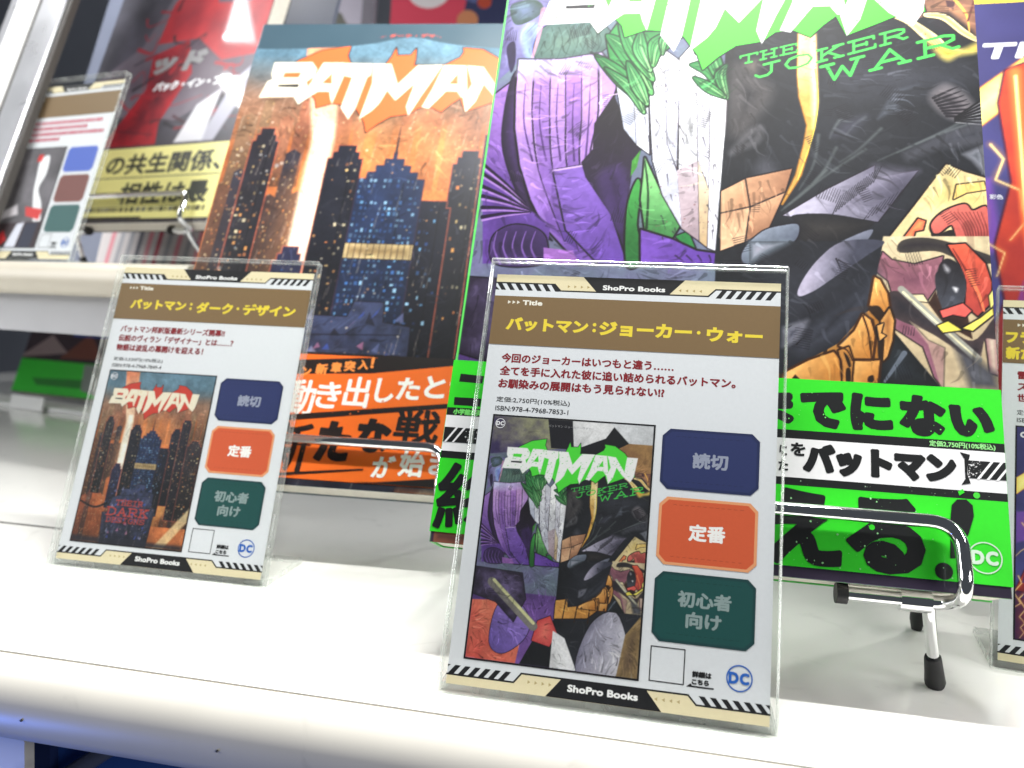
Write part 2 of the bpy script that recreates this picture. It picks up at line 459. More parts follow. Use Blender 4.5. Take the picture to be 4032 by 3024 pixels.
        L = np.clip(lin(np.clip(s.C, 0, 255))*KP, 0, .92).reshape(-1, 3)
        ca.data.foreach_set('color', np.c_[L, np.ones(len(L))].astype(np.float32).ravel())
        return link(name, me, mat, parent)

H1 = [[0.11105831198981653, 0.005058350858475951, -318.2435880435905], [0.01112676374191653, -0.1120546871224599, 220.11311942620156], [7.356673980520847e-05, 0.0001396966375932065, 1.0]]
H2 = [[0.15256323024453333, 0.029484974232821214, -250.49619434875035], [0.011114474187968137, -0.15134127216627602, 276.3117195053707], [4.5430495882788605e-05, 0.0001777428498742997, 1.0]]
Z3 = (1900, 0, 1100/1738); Z4 = (2900, 0, 1132/1789); Z5 = (2950, 950, 1082/2212)
Z2 = (800, 0, 1200/2212); ZS = (1050, 1300, .6028); FULL = (0, 0, 1.8228)

# ------------------------------------------------------------------ the winged title plate with distressed capitals
def tpx(pts, dx, dy): return [(-71.6+(x-520)*.0757+dx, 230-(y-450)*.0935+dy) for x, y in pts]
PLAQUE = [(560, 560), (690, 440), (850, 362), (1055, 325), (1045, 400), (1080, 460), (1330, 470), (1366, 400), (1385, 340), (1402, 398), (1500, 394), (1530, 345), (1538, 420), (1535, 470), (1750, 468), (1852, 410), (1872, 372), (1860, 340), (2000, 352), (2140, 430), (2260, 560), (2290, 690), (2180, 700), (2080, 740), (1942, 792), (1895, 700), (1840, 740), (1780, 795), (1690, 757), (1620, 770), (1560, 812), (1440, 830), (1360, 880), (1290, 940), (1262, 870), (1190, 780), (1100, 752), (1005, 745), (905, 777), (885, 720), (845, 680), (770, 755), (700, 640)]
LETTERS = [
 ([(520, 452), (800, 450), (845, 500), (835, 560), (790, 592), (815, 640), (850, 688), (770, 755), (725, 700), (472, 708), (505, 590), (540, 575), (520, 540)], [[(615, 528), (735, 525), (725, 562), (610, 562)]]),
 ([(880, 452), (1032, 452), (1048, 560), (1010, 748), (985, 700), (972, 662), (890, 662), (845, 692), (795, 700), (805, 640)], [[(905, 602), (960, 530), (975, 605)]]),
 ([(1035, 455), (1235, 458), (1243, 540), (1218, 560), (1182, 780), (1148, 852), (1078, 772), (1112, 560), (1040, 545)], None),
 ([(1240, 460), (1372, 460), (1445, 605), (1562, 470), (1738, 465), (1690, 560), (1622, 690), (1560, 824), (1532, 760), (1562, 600), (1450, 720), (1380, 650), (1342, 740), (1302, 790), (1222, 852), (1264, 600)], None),
 ([(1745, 468), (1902, 470), (1925, 600), (1944, 700), (1900, 692), (1868, 652), (1790, 652), (1690, 772), (1640, 762), (1692, 640)], [[(1800, 602), (1852, 528), (1864, 602)]]),
 ([(1908, 470), (2022, 480), (2150, 640), (2172, 470), (2318, 470), (2280, 690), (2235, 755), (2130, 690), (2042, 600), (2002, 720), (1944, 794), (1915, 700), (1962, 600)], None)]
def title_plate(A, dx, dy, plate, letter, wear, seed):
    A.org = None
    A.poly(tpx(PLAQUE, dx, dy), plate, out=.5, oc=(15, 18, 20))
    for k, (p, h) in enumerate(LETTERS):
        A.poly(tpx(p, dx, dy), letter, holes=[tpx(q, dx, dy) for q in h] if h else None)
    A.poly(tpx([(592, 614), (742, 610), (738, 632), (592, 630)], dx, dy), (30, 30, 36))
    q = random.Random(seed)
    for p, h in LETTERS:
        P = np.array(tpx(p, dx, dy)); lo, hi = P.min(0), P.max(0)
        for _ in range(46):
            c = np.array([q.uniform(lo[0], hi[0]), q.uniform(lo[1], hi[1])]); r = q.uniform(.12, .75)
            d = A._sd(P, np.array([[c[0]]]), np.array([[c[1]]]))[0, 0]
            if d < -.3:
                A.poly([c+[r*q.uniform(.4, 1.3)*math.cos(t), r*q.uniform(.3, 1)*math.sin(t)] for t in (0, 1.1, 2.2, 3.2, 4.2, 5.3)], wear, a=.75)
    A.org = (0, 0, 1)

# slab capitals built from strokes (unit box), for the small title on the covers
SLAB = {'T': [[(.5, 0), (.5, 1)], [(0, 1), (1, 1)], [(0, 1), (0, .78)], [(1, 1), (1, .78)], [(.3, 0), (.7, 0)]],
        'H': [[(.18, 0), (.18, 1)], [(.82, 0), (.82, 1)], [(.18, .5), (.82, .5)], [(0, 0), (.36, 0)], [(.64, 0), (1, 0)], [(0, 1), (.36, 1)], [(.64, 1), (1, 1)]],
        'E': [[(.2, 0), (.2, 1)], [(0, 1), (.95, 1), (.95, .78)], [(0, 0), (1, 0), (1, .25)], [(.2, .52), (.68, .52)], [(.68, .64), (.68, .4)]],
        'J': [[(.65, 1), (.65, .25), (.5, .03), (.2, .03), (.05, .25)], [(.35, 1), (.95, 1)]],
        'O': [[(.5, 0), (.15, .12), (0, .5), (.15, .88), (.5, 1), (.85, .88), (1, .5), (.85, .12), (.5, 0)]],
        'K': [[(.18, 0), (.18, 1)], [(0, 0), (.38, 0)], [(0, 1), (.38, 1)], [(.2, .42), (.85, 1)], [(.42, .6), (.9, 0)], [(.62, 1), (1, 1)], [(.66, 0), (1, 0)]],
        'R': [[(.18, 0), (.18, 1)], [(0, 0), (.38, 0)], [(0, 1), (.65, 1), (.88, .88), (.88, .64), (.65, .5), (.2, .5)], [(.55, .5), (.85, .08), (1, .12)]],
        'W': [[(.1, 1), (.3, 0), (.5, .7), (.7, 0), (.9, 1)], [(-.04, 1), (.28, 1)], [(.72, 1), (1.04, 1)]],
        'A': [[(.12, 0), (.5, 1), (.88, 0)], [(.27, .34), (.73, .34)], [(0, 0), (.28, 0)], [(.72, 0), (1, 0)]],
        'D': [[(.18, 0), (.18, 1)], [(0, 0), (.55, 0), (.95, .25), (.95, .75), (.55, 1), (0, 1)]],
        'S': [[(.05, 0), (.05, .25)], [(.05, .1), (.4, 0), (.9, .1), (.95, .35), (.1, .65), (.1, .9), (.5, 1), (.92, .9)], [(.92, 1), (.92, .75)]],
        'I': [[(.5, 0), (.5, 1)], [(.15, 0), (.85, 0)], [(.15, 1), (.85, 1)]],
        'G': [[(.95, .78), (.75, 1), (.25, .95), (0, .5), (.25, .05), (.7, 0), (.9, .12), (.9, .42)], [(.6, .42), (1, .42)]],
        'N': [[(.15, 0), (.15, 1), (.85, 0), (.85, 1)], [(0, 0), (.32, 0)], [(0, 1), (.2, 1)], [(.68, 1), (1, 1)]]}
def slab_word(A, word, x0, y0, x1, y1, hs, he, w, col):
    """word on the baseline (x0,y0)-(x1,y1); cap height grows from hs to he"""
    A.org = None
    ux, uy = x1-x0, y1-y0; n = len(word); L = math.hypot(ux, uy)
    for i, ch in enumerate(word):
        for st in SLAB[ch]:
            P = []
            for px, py in st:
                t = (i+.06+px*.84)/n; h = hs+(he-hs)*t
                P.append((x0+ux*t-uy/L*0, y0+uy*t+h*py))
            A.stroke(P, w, w, col, sm=0)
    A.org = (0, 0, 1)

# ------------------------------------------------------------------ cover picture one: purple cloth, green blades, white crystal, black and gold drapery
def paint_violet(A):
    # plain stand-in for the printed picture: same fields of colour, no figures
    A.tint(lambda X, Y, C: C*0+(np.array([104, 96, 140])*(1-vnoise(X, Y, 14, 5)[..., None])+np.array([96, 120, 120])*vnoise(X, Y, 14, 5)[..., None]))
    A.org = None
    A.poly([(-84, 0), (2, 0), (2, 70), (-84, 70)], (76, 54, 110), (120, 84, 160), [(-84, 70), (-20, 0)], tex=.25, tsc=14)
    A.poly([(0, 0), (84, 0), (84, 257), (0, 257)], (22, 24, 28), (48, 50, 58), [(0, 120), (84, 0)], tex=.3, tsc=22)
    A.poly([(-84, 214), (-10, 225), (20, 257), (-84, 257)], (60, 50, 92), (150, 150, 120), [(-84, 215), (-30, 257)], tex=.5, tsc=9)
    A.poly([(-20, 225), (30, 225), (38, 257), (-26, 257)], (26, 26, 34))
    A.poly([(0, 257), (4, 225), (36, 240), (46, 257)], (224, 224, 226)); A.poly([(40, 257), (60, 236), (84, 232), (84, 257)], (214, 216, 220))
    A.poly([(40, 190), (84, 176), (84, 236), (60, 236), (40, 224)], (120, 84, 60), (172, 132, 84), [(40, 190), (84, 236)], tex=.5, tsc=7)
    # lower quarter (shown on the small reproduction)
    A.poly([(-84, 0), (-34, 0), (-30, 30), (-60, 60), (-84, 58)], (196, 80, 70), (226, 128, 100), [(-84, 0), (-40, 50)], tex=.4, tsc=8)
    A.poly([(-62, 18), (-48, 8), (-28, 24), (-24, 44), (-40, 62), (-58, 54)], (104, 84, 160), (140, 116, 190), [(-60, 20), (-30, 60)], sm=1, out=.6)
    A.poly([(-30, 0), (2, 0), (2, 48), (-10, 40), (-20, 22)], (24, 26, 30))
    A.poly([(-20, 24), (-2, 20), (4, 34), (-4, 50), (-16, 44)], (200, 70, 72), (230, 120, 104), None, out=.6)
    A.poly([(0, 0), (26, 0), (12, 30), (0, 36)], (228, 228, 232))
    A.poly([(0, 48), (32, 52), (56, 74), (56, 92), (34, 74), (0, 66)], (216, 158, 82), (160, 104, 44), [(0, 66), (56, 60)], tex=.2, out=.8)
    for x in (8, 20, 33, 44): A.stroke([(x, 47), (x+2, 68+max(0, x-20)*.6)], 1.2, 1.2, (50, 34, 24), sm=0)
    A.poly([(26, 0), (64, 0), (74, 22), (60, 60), (36, 46)], (120, 118, 140), (206, 204, 216), [(28, 30), (66, 20)], tex=.2, tsc=12, sm=1, out=.6)
    A.poly([(64, 0), (84, 0), (84, 60), (70, 40)], (150, 124, 84), (104, 84, 66), None, tex=.4, tsc=6)
    A.poly([(-84, 64), (-60, 58), (-40, 40), (-30, 64), (-36, 90), (-84, 92)], (40, 34, 50), (110, 96, 140), None, tex=.5, tsc=6, out=.5)
    A.stroke([(-66, 78), (-20, 38)], 9, 9, (120, 116, 112), sm=0); A.stroke([(-64, 80), (-20, 41)], 3, 3, (200, 200, 150), sm=0)
    A.frame(*Z3)
    # background patches behind the cloth
    A.poly([(160, 0), (420, 0), (380, 330), (230, 380), (100, 500), (140, 200)], (98, 92, 140), (150, 150, 196), None, tex=.4, tsc=8)
    A.poly([(250, 190), (340, 150), (370, 260), (330, 370), (270, 350)], (150, 180, 225), (110, 120, 190), None, sm=1, soft=2.5)
    A.poly([(400, 160), (560, 130), (760, 160), (800, 260), (700, 340), (480, 400), (330, 360), (330, 250)], (70, 96, 92), (96, 124, 112), None, tex=.3, tsc=6, sm=1, out=.3)
    A.poly([(180, 30), (330, 0), (380, 60), (300, 130), (200, 150)], (52, 70, 66), (90, 104, 130), None, tex=.4, sm=1)
    A.poly([(150, 300), (200, 260), (205, 380), (175, 450)], (44, 38, 66), sm=1)
    A.stroke([(380, 60), (350, 220), (310, 360)], 2.2, 1.0, (210, 150, 180), a=.7)
    for k in range(7): A.stroke([(430+k*45, 170), (450+k*48, 260), (420+k*42, 370)], .35, .15, (40, 60, 58), a=.8)
    # purple cloth hanging in long folds
    A.poly([(60, 600), (180, 510), (200, 560), (170, 800), (190, 1050), (260, 1240), (0, 1060)], (150, 112, 184), (86, 58, 130), [(120, 560), (120, 1200)], tex=.12, out=.6)
    A.poly([(180, 480), (240, 440), (250, 700), (260, 1000), (330, 1330), (440, 1500), (330, 1420), (200, 1180), (120, 920), (130, 700)], (26, 20, 34), (56, 38, 80), None, sm=1)
    A.poly([(228, 372), (480, 372), (740, 330), (850, 470), (800, 640), (740, 860), (700, 1010), (740, 1180), (830, 1380), (895, 1640), (600, 1640), (380, 1400), (300, 1240), (235, 1030), (205, 800), (210, 560)], (196, 160, 216), (112, 78, 164), [(520, 380), (560, 1640)], tex=.10, tsc=12, out=.8)
    bands = [((240, 375), (225, 700), (270, 1060), (420, 1430)), ((330, 375), (310, 700), (350, 1060), (510, 1500)), ((430, 372), (420, 700), (440, 1060), (600, 1560)), ((520, 368), (520, 700), (530, 1060), (690, 1600)), ((620, 350), (620, 700), (610, 1060), (770, 1620)), ((720, 335), (720, 700), (670, 1060), (840, 1640))]
    for k in range(5):
        a_, b_ = bands[k], bands[k+1]
        A.poly(list(a_)+list(b_[::-1]), ((206, 170, 222), (170, 128, 198), (190, 150, 212), (160, 116, 190), (200, 156, 212))[k], ((104, 70, 152), (84, 56, 134), (110, 76, 162), (88, 60, 140), (116, 82, 166))[k], [a_[0], a_[3]], tex=.14, tsc=8)
        A.stroke(list(b_), .9, .5, (40, 26, 56)); A.stroke([(x+12, y) for x, y in b_], .9, .3, (220, 194, 236), a=.6)
        A.stroke([((a_[1][0]+b_[1][0])/2, 520), ((a_[1][0]+b_[1][0])/2-10, 760), ((a_[2][0]+b_[2][0])/2, 1000)], .2, .8, (70, 44, 100))
    A.poly([(228, 372), (480, 372), (740, 330), (800, 420), (700, 440), (500, 480), (330, 500), (215, 470)], (205, 224, 246), (188, 160, 216), [(300, 360), (330, 500)], a=.85, soft=2.5)
    A.poly([(440, 1060), (690, 1020), (760, 1220), (895, 1640), (720, 1640), (520, 1430)], (124, 92, 176), (92, 62, 148), [(420, 1080), (800, 1640)], out=.6)
    A.stroke([(436, 1062), (690, 1020)], .8, .8, (190, 160, 220), sm=0)
    # radiating folds, lower left
    A.poly([(0, 1050), (250, 1280), (330, 1330), (420, 1420), (390, 1640), (0, 1640)], (92, 62, 140), (66, 44, 104), None, tex=.2, tsc=9)
    for y0_, y1_ in ((1020, 1290), (1080, 1300), (1160, 1310), (1220, 1312), (1290, 1318), (1350, 1322)):
        A.stroke([(0, y0_), (150, (y0_+y1_)/2-10), (300, y1_)], 1.6, .3, (28, 18, 40)); A.stroke([(0, y0_+20), (150, (y0_+y1_)/2+6), (290, y1_+4)], .9, .2, (170, 130, 200), a=.8)
    A.poly([(60, 1480), (180, 1400), (330, 1420), (400, 1500), (370, 1640), (80, 1640)], (58, 40, 86), (40, 30, 58), None, sm=1, out=.5)
    for k in range(5): A.stroke([(90+60*k, 1440), (70+58*k, 1540), (110+60*k, 1640)], .3, .8, (110, 80, 150))
    A.poly([(380, 1540), (560, 1560), (600, 1640), (380, 1640)], (150, 100, 180))
    # black gap
    A.poly([(815, 600), (870, 720), (975, 800), (985, 930), (930, 1030), (900, 1240), (900, 1640), (885, 1560), (800, 1330), (645, 1100), (620, 1010), (690, 930), (700, 770)], (24, 20, 28), (44, 30, 64), [(760, 700), (860, 1500)], out=.3)
    A.poly([(740, 1090), (860, 1050), (900, 1200), (860, 1420), (780, 1280)], (70, 48, 108), (40, 26, 60), None, sm=1, soft=5, a=.85)
    A.poly([(930, 1000), (985, 930), (960, 1040), (920, 1100)], (60, 130, 50))
    # green ribbons
    A.poly([(960, 1120), (900, 1300), (895, 1640), (985, 1640), (1000, 1560), (960, 1400), (985, 1180)], (56, 140, 62), (34, 92, 44), [(900, 1200), (980, 1600)], sm=1, out=.7)
    A.poly([(1010, 980), (1060, 1090), (1120, 1220), (1230, 1400), (1180, 1480), (1010, 1430), (985, 1240), (1000, 1100)], (126, 190, 120), (60, 124, 66), [(1060, 1100), (1120, 1470)], out=.7, tex=.15)
    A.stroke([(1010, 1000), (1030, 1200), (1020, 1420)], .5, 1, (30, 60, 34))
    A.poly([(1200, 1470), (1280, 1440), (1330, 1560), (1260, 1530)], (40, 120, 60), out=.5)
    A.poly([(985, 1430), (1180, 1490), (1330, 1560), (1475, 1580), (1470, 1640), (985, 1640)], (112, 74, 172), (84, 54, 140), [(1000, 1440), (1400, 1640)], out=.8)
    for k in range(4): A.stroke([(1200+k*70, 1590), (1240+k*60, 1620), (1260+k*50, 1645)], .6, .2, (40, 24, 60))
    # cluster of pale crystal prisms, cut straight on its right side
    fac = [([(830, 500), (930, 440), (960, 900), (880, 800)], (226, 232, 244), (178, 184, 204)), ([(930, 440), (1030, 480), (1040, 960), (960, 900)], (196, 198, 212), (226, 230, 240)),
           ([(1030, 420), (1130, 310), (1150, 900), (1060, 1000)], (240, 240, 244), (200, 202, 214)), ([(1130, 310), (1230, 380), (1210, 1060), (1150, 900)], (212, 212, 222), (188, 190, 204)),
           ([(1230, 360), (1330, 250), (1340, 1000), (1220, 1200)], (250, 250, 250), (216, 218, 226)), ([(1330, 250), (1420, 330), (1410, 1180), (1340, 1000)], (226, 226, 234), (202, 202, 214)),
           ([(1420, 420), (1524, 520), (1512, 900), (1414, 900)], (248, 248, 250), (226, 228, 234)), ([(1414, 900), (1512, 900), (1480, 1300), (1410, 1180)], (238, 238, 242), (204, 206, 216)),
           ([(1060, 1000), (1150, 900), (1210, 1060), (1240, 1420), (1120, 1210)], (222, 226, 234), (184, 186, 200)), ([(1210, 1060), (1340, 1000), (1350, 1500), (1240, 1420)], (190, 176, 184), (150, 132, 140)),
           ([(1340, 1000), (1410, 1180), (1400, 1540), (1350, 1500)], (208, 198, 176), (178, 152, 116)), ([(1410, 1180), (1480, 1300), (1472, 1568), (1400, 1540)], (232, 232, 238), (204, 204, 214))]
    for p, a_, b_ in fac: A.poly(p, a_, b_, [p[0], p[2]], tex=.18, tsc=7, out=.45)
    for p, a_, b_ in fac: A.poly(p, a_, b_, [p[0], p[2]], tex=.18, tsc=7); A.stroke([p[1], p[2]], .2, .5, (60, 56, 66), sm=0)
    q = random.Random(4)
    for _ in range(46):
        x = q.uniform(1000, 1480); y = q.uniform(420, 1480); l = q.uniform(20, 90); t = q.uniform(.6, 1.5)
        A.stroke([(x, y), (x+l*math.cos(t)*.5, y+l*math.sin(t))], .5, .08, (44, 40, 50), sm=0, a=.75)
    P = A.mm([(1000, 1480), (1480, 300)])
    A.dots(180, (P[0][0], P[0][1], P[1][0], P[1][1]), .08, .35, [(60, 54, 64), (120, 80, 84)], .7, 9)
    # green blades
    def blade(p, w, c1, c2, seed=0):
        (x0, y0), (xm, ym), (x1, y1) = p; dx, dy = x1-x0, y1-y0; l = math.hypot(dx, dy); nx, ny = -dy/l*w, dx/l*w
        A.poly([(x0+nx*.35, y0+ny*.35), (xm+nx, ym+ny), (x1, y1), (xm-nx, ym-ny), (x0-nx*.35, y0-ny*.35)], c1, c2, [(x0, y0), (x1, y1)], sm=1, out=.55, oc=(16, 40, 24))
        for k in (-.55, -.2, .2, .5):
            A.stroke([(x0+nx*k*.4, y0+ny*k*.4), (xm+nx*k, ym+ny*k), (x1*.9+xm*.1, y1*.9+ym*.1)], .45, .1, (22, 66, 36) if k != .2 else (170, 216, 150), a=.85)
    G1, G2, G3 = (92, 170, 96), (36, 110, 58), (130, 200, 130)
    A.poly([(880, 90), (1000, 200), (1190, 190), (1240, 232), (1120, 330), (1030, 430), (1060, 520), (1000, 690), (900, 560), (800, 420), (770, 240)], (44, 124, 62), (84, 160, 90), None, tex=.25, out=.5)
    for p, w in ((((1010, 640), (860, 480), (700, 340)), 50), (((1040, 560), (900, 330), (770, 215)), 58), (((1050, 480), (930, 280), (850, 100)), 52), (((1040, 430), (980, 300), (985, 190)), 44), (((1060, 400), (1080, 280), (1180, 195)), 46), (((1000, 690), (930, 560), (760, 420)), 34), (((1120, 330), (1130, 250), (1240, 200)), 26), (((1020, 640), (960, 520), (900, 380)), 40)):
        blade(p, w, G1 if w > 45 else G3, G2)
    for p, w in ((((1500, 590), (1420, 430), (1290, 400)), 50), (((1515, 560), (1440, 380), (1430, 285)), 44), (((1518, 600), (1480, 470), (1520, 400)), 34), (((1500, 600), (1400, 540), (1310, 480)), 30), (((1330, 330), (1360, 280), (1400, 250)), 30)):
        blade(p, w, G1, G2)
    # right half: black drapery
    A.frame(*Z4)
    A.poly([(0, 0), (1500, 0), (1545, 1100), (1600, 1660), (-140, 1660), (-80, 900), (-30, 520)], (27, 29, 34), (38, 40, 46), None, tex=.25, tsc=16)
    A.poly([(0, 420), (60, 470), (190, 560), (120, 700), (-10, 820), (-20, 560)], (120, 112, 110), (34, 34, 38), None, sm=1, soft=9, a=.8)
    A.poly([(60, 840), (150, 790), (130, 880), (20, 930), (-30, 950)], (150, 146, 150), (50, 50, 54), None, sm=1, soft=4, a=.7)
    A.poly([(60, 400), (130, 380), (110, 440)], (150, 136, 124), sm=1, soft=5, a=.7)
    A.poly([(180, 990), (260, 1090), (200, 1130), (120, 1060)], (104, 104, 116), soft=5, sm=1, a=.5)
    A.poly([(640, 500), (900, 400), (1250, 430), (1420, 470), (1200, 560), (800, 560)], (70, 72, 84), soft=14, sm=1, a=.6)
    # warm facets at the lower centre
    for p, a_, b_ in (([(-95, 1190), (60, 1110), (90, 1290), (-98, 1330)], (214, 172, 134), (176, 130, 98)), ([(60, 1110), (345, 1050), (300, 1200), (90, 1290)], (196, 150, 116), (150, 106, 80)), ([(-98, 1330), (90, 1290), (60, 1500), (-100, 1560)], (190, 144, 112), (220, 180, 142)), ([(90, 1290), (300, 1200), (200, 1420), (60, 1500)], (206, 160, 124), (140, 98, 74))):
        A.poly(p, a_, b_, [p[0], p[2]], tex=.25, tsc=8, out=.5)
    # gold strip
    A.poly([(385, 180), (490, 195), (498, 420), (505, 640), (482, 790), (440, 960), (400, 1090), (370, 1140), (285, 1270), (370, 1090), (420, 900), (440, 780), (390, 600), (380, 470)], (244, 224, 160), (196, 150, 74), [(480, 300), (380, 640)], tex=.3, tsc=8, out=.4, oc=(150, 100, 40))
    A.poly([(470, 200), (490, 200), (505, 640), (480, 800), (470, 640)], (250, 240, 200), soft=2, a=.8)
    A.stroke([(490, 430), (506, 640), (470, 860), (380, 1120)], .5, .2, (240, 220, 90))
    # pale folds
    A.poly([(290, 1340), (560, 1180), (860, 1030), (850, 1110), (1130, 1060), (880, 1380), (560, 1345), (350, 1350)], (176, 172, 192), (74, 72, 88), [(420, 1240), (1000, 1240)], tex=.2, tsc=9, out=.3)
    A.poly([(860, 1030), (1130, 1065), (900, 1180), (620, 1320), (560, 1340), (760, 1180)], (110, 106, 126), (150, 146, 168), None, soft=4, a=.7)
    for k in range(15): A.stroke([(600+k*18, 1330-k*14), (650+k*18, 1215-k*13)], .3, .12, (24, 24, 28), sm=0)
    for k in range(9): A.stroke([(790+k*26, 1370-k*14), (850+k*26, 1290-k*16)], .25, .1, (30, 28, 36), sm=0)
    for k in range(12): A.stroke([(210+k*13, 1440-k*3), (250+k*14, 1360+k*2)], .4, .12, (24, 24, 28), sm=0)
    A.poly([(350, 1340), (560, 1330), (760, 1360), (860, 1390), (700, 1480), (480, 1520), (390, 1500), (380, 1400)], (28, 28, 32), (46, 44, 44), None, sm=1)
    A.poly([(40, 1560), (160, 1440), (300, 1400), (385, 1400), (370, 1490), (250, 1580), (60, 1640)], (130, 140, 156), (60, 66, 82), [(150, 1440), (300, 1620)], sm=1, out=.4)
    A.poly([(460, 1660), (560, 1560), (700, 1480), (850, 1430), (760, 1560), (640, 1660)], (120, 124, 142), (52, 56, 66), [(600, 1520), (700, 1660)], sm=1)
    # sheen lines
    for p in ([(300, 1290), (520, 1090), (620, 920)], [(330, 1270), (560, 1090), (800, 930)], [(390, 1180), (480, 1020), (510, 840)], [(880, 1000), (1200, 860), (1530, 740)], [(1000, 950), (1260, 830), (1530, 690)], [(280, 1310), (420, 1200), (560, 1060)], [(640, 1010), (760, 930), (900, 800)], [(580, 860), (600, 810), (640, 750)], [(680, 840), (740, 770), (800, 730)]):
        A.stroke(p, .25, 1.1, (96, 104, 104), a=.6, soft=.9)
    A.poly([(880, 740), (985, 560), (1010, 690), (950, 700)], (92, 98, 110), soft=2, a=.7); A.poly([(985, 560), (1130, 530), (1000, 580)], (70, 74, 84), soft=2)
    A.poly([(590, 850), (660, 770), (810, 720), (690, 840)], (66, 66, 80), soft=4, a=.7)
    A.poly([(1210, 600), (1310, 530), (1460, 640), (1400, 740), (1280, 700)], (150, 142, 146), (70, 66, 72), None, soft=4, sm=1, a=.85)
    for k in range(8): A.stroke([(1225+k*12, 610+k*16), (1330+k*20, 560+k*24), (1380+k*18, 540+k*26)], 1.1, .2, (30, 28, 34))
    for k in range(7): A.stroke([(1360, 730+k*4), (1530, 620+k*24)], .5, .8, (20, 20, 24), sm=0); A.stroke([(1365, 738+k*4), (1530, 632+k*24)], .2, .4, (170, 168, 174), sm=0, a=.7)
    A.poly([(1060, 960), (1300, 840), (1535, 760), (1540, 880), (1250, 910), (1070, 985)], (96, 96, 106), (50, 52, 60), None, soft=5, a=.8)
    A.poly([(1410, 960), (1535, 910), (1548, 1090), (1470, 1000)], (130, 132, 142), (80, 84, 92), None, soft=2)
    # top right: warm lines
    A.poly([(860, 0), (1490, 0), (1500, 260), (1380, 160), (1240, 90), (1100, 120), (980, 60)], (112, 78, 66), (160, 116, 86), None, tex=.5, tsc=5)
    A.poly([(1170, 100), (1330, 80), (1470, 190), (1500, 260), (1380, 215), (1250, 180)], (36, 34, 40), soft=2)
    A.poly([(866, 60), (960, 60), (1110, 130), (1260, 230), (1300, 290), (1190, 260), (1060, 150), (950, 100)], (246, 232, 176), (222, 184, 104), None, out=.4, sm=1)
    A.poly([(1175, 80), (1300, 90), (1420, 180), (1500, 235), (1500, 262), (1400, 215), (1280, 125), (1175, 105)], (244, 230, 180), (214, 170, 90), None, out=.4, sm=1)
    A.poly([(1190, 250), (1290, 290), (1400, 310), (1500, 270), (1500, 320), (1380, 345), (1310, 375), (1240, 320)], (248, 226, 110), (206, 150, 60), None, sm=1, soft=3)
    A.stroke([(1360, 0), (1430, 90), (1450, 200)], 1.2, .4, (226, 170, 80)); A.stroke([(1480, 0), (1440, 130)], .8, .6, (90, 50, 50)); A.poly([(1300, 0), (1360, 10), (1350, 60), (1310, 40)], (70, 46, 50))
    # warm field on the right
    A.poly([(1305, 1022), (1420, 1070), (1560, 1110), (1600, 1660), (870, 1660), (910, 1530), (1100, 1290)], (204, 184, 136), (226, 206, 150), None, tex=.45, tsc=9, out=.6)
    A.poly([(1200, 1260), (1320, 1080), (1430, 1160), (1560, 1180), (1565, 1330), (1380, 1290)], (232, 212, 140), (206, 178, 104), None, sm=1, soft=6, a=.7)
    A.poly([(1370, 1150), (1540, 1130), (1555, 1180), (1430, 1200), (1350, 1240)], (222, 190, 110), out=.4)
    A.poly([(1220, 1380), (1300, 1310), (1420, 1270), (1470, 1310), (1560, 1290), (1580, 1460), (1560, 1560), (1470, 1500), (1380, 1500), (1340, 1400), (1260, 1450), (1215, 1440)], (206, 108, 96), (162, 70, 66), [(1300, 1300), (1500, 1560)], sm=1, out=.6)
    for k in range(9): A.stroke([(1330+k*24, 1320), (1400+k*20, 1400+k*4), (1440+k*14, 1510)], .25, .5, (110, 44, 46))
    A.poly([(1205, 1400), (1240, 1460), (1340, 1430), (1370, 1500), (1330, 1540), (1250, 1510), (1215, 1480)], (34, 28, 30), sm=1)
    A.poly([(1040, 1480), (1130, 1360), (1175, 1375), (1160, 1430), (1110, 1440), (1090, 1520), (1050, 1510)], (206, 96, 70), (220, 150, 90), None, out=.5)
    A.poly([(1020, 1500), (1100, 1500), (1290, 1530), (1460, 1590), (1590, 1620), (1600, 1660), (1200, 1640), (1010, 1570)], (56, 48, 44), (40, 34, 36), None, sm=1)
    A.stroke([(1100, 1505), (1230, 1525), (1330, 1550)], .6, .9, (236, 212, 90)); A.poly([(1400, 1530), (1470, 1500), (1560, 1560), (1590, 1640), (1500, 1620)], (226, 216, 130), out=.4)
    # lower right
    A.frame(*Z5)
    A.poly([(1080, -40), (1960, -40), (2000, 560), (2030, 1200), (1540, 1170), (1160, 720), (1140, 420), (1010, 280)], (204, 188, 152), (176, 158, 126), [(1100, 100), (1900, 1100)], tex=.2, tsc=9)
    A.poly([(1075, 85), (1150, 150), (1330, 185), (1560, 120), (1520, 350), (1430, 480), (1150, 420), (1120, 320), (1020, 240)], (140, 92, 104), (118, 74, 90), None, tex=.15, out=.4)
    A.poly([(1165, 590), (1290, 640), (1440, 800), (1570, 860), (1560, 1180), (1490, 1090), (1400, 850), (1170, 700)], (138, 92, 108), (116, 72, 88), None, tex=.15, out=.4)
    A.poly([(1900, 760), (2000, 770), (2010, 1080), (1940, 1060)], (150, 110, 112), (196, 180, 160), None, out=.4)
    A.poly([(1210, 90), (1240, -10), (1500, -20), (1960, 120), (1960, 180), (1700, 150), (1500, 80)], (60, 56, 52), (40, 36, 40), None, sm=1)
    A.poly([(1600, 30), (1740, 20), (1900, 180), (1950, 330), (1945, 500), (1840, 600), (1740, 520), (1750, 330), (1700, 190)], (210, 88, 64), (164, 62, 56), [(1700, 60), (1850, 560)], out=.6)
    A.stroke([(1640, 60), (1780, 300), (1880, 540)], .5, 1.2, (120, 44, 40)); A.stroke([(1760, 250), (1850, 430), (1890, 560)], 1.4, .6, (232, 120, 80))
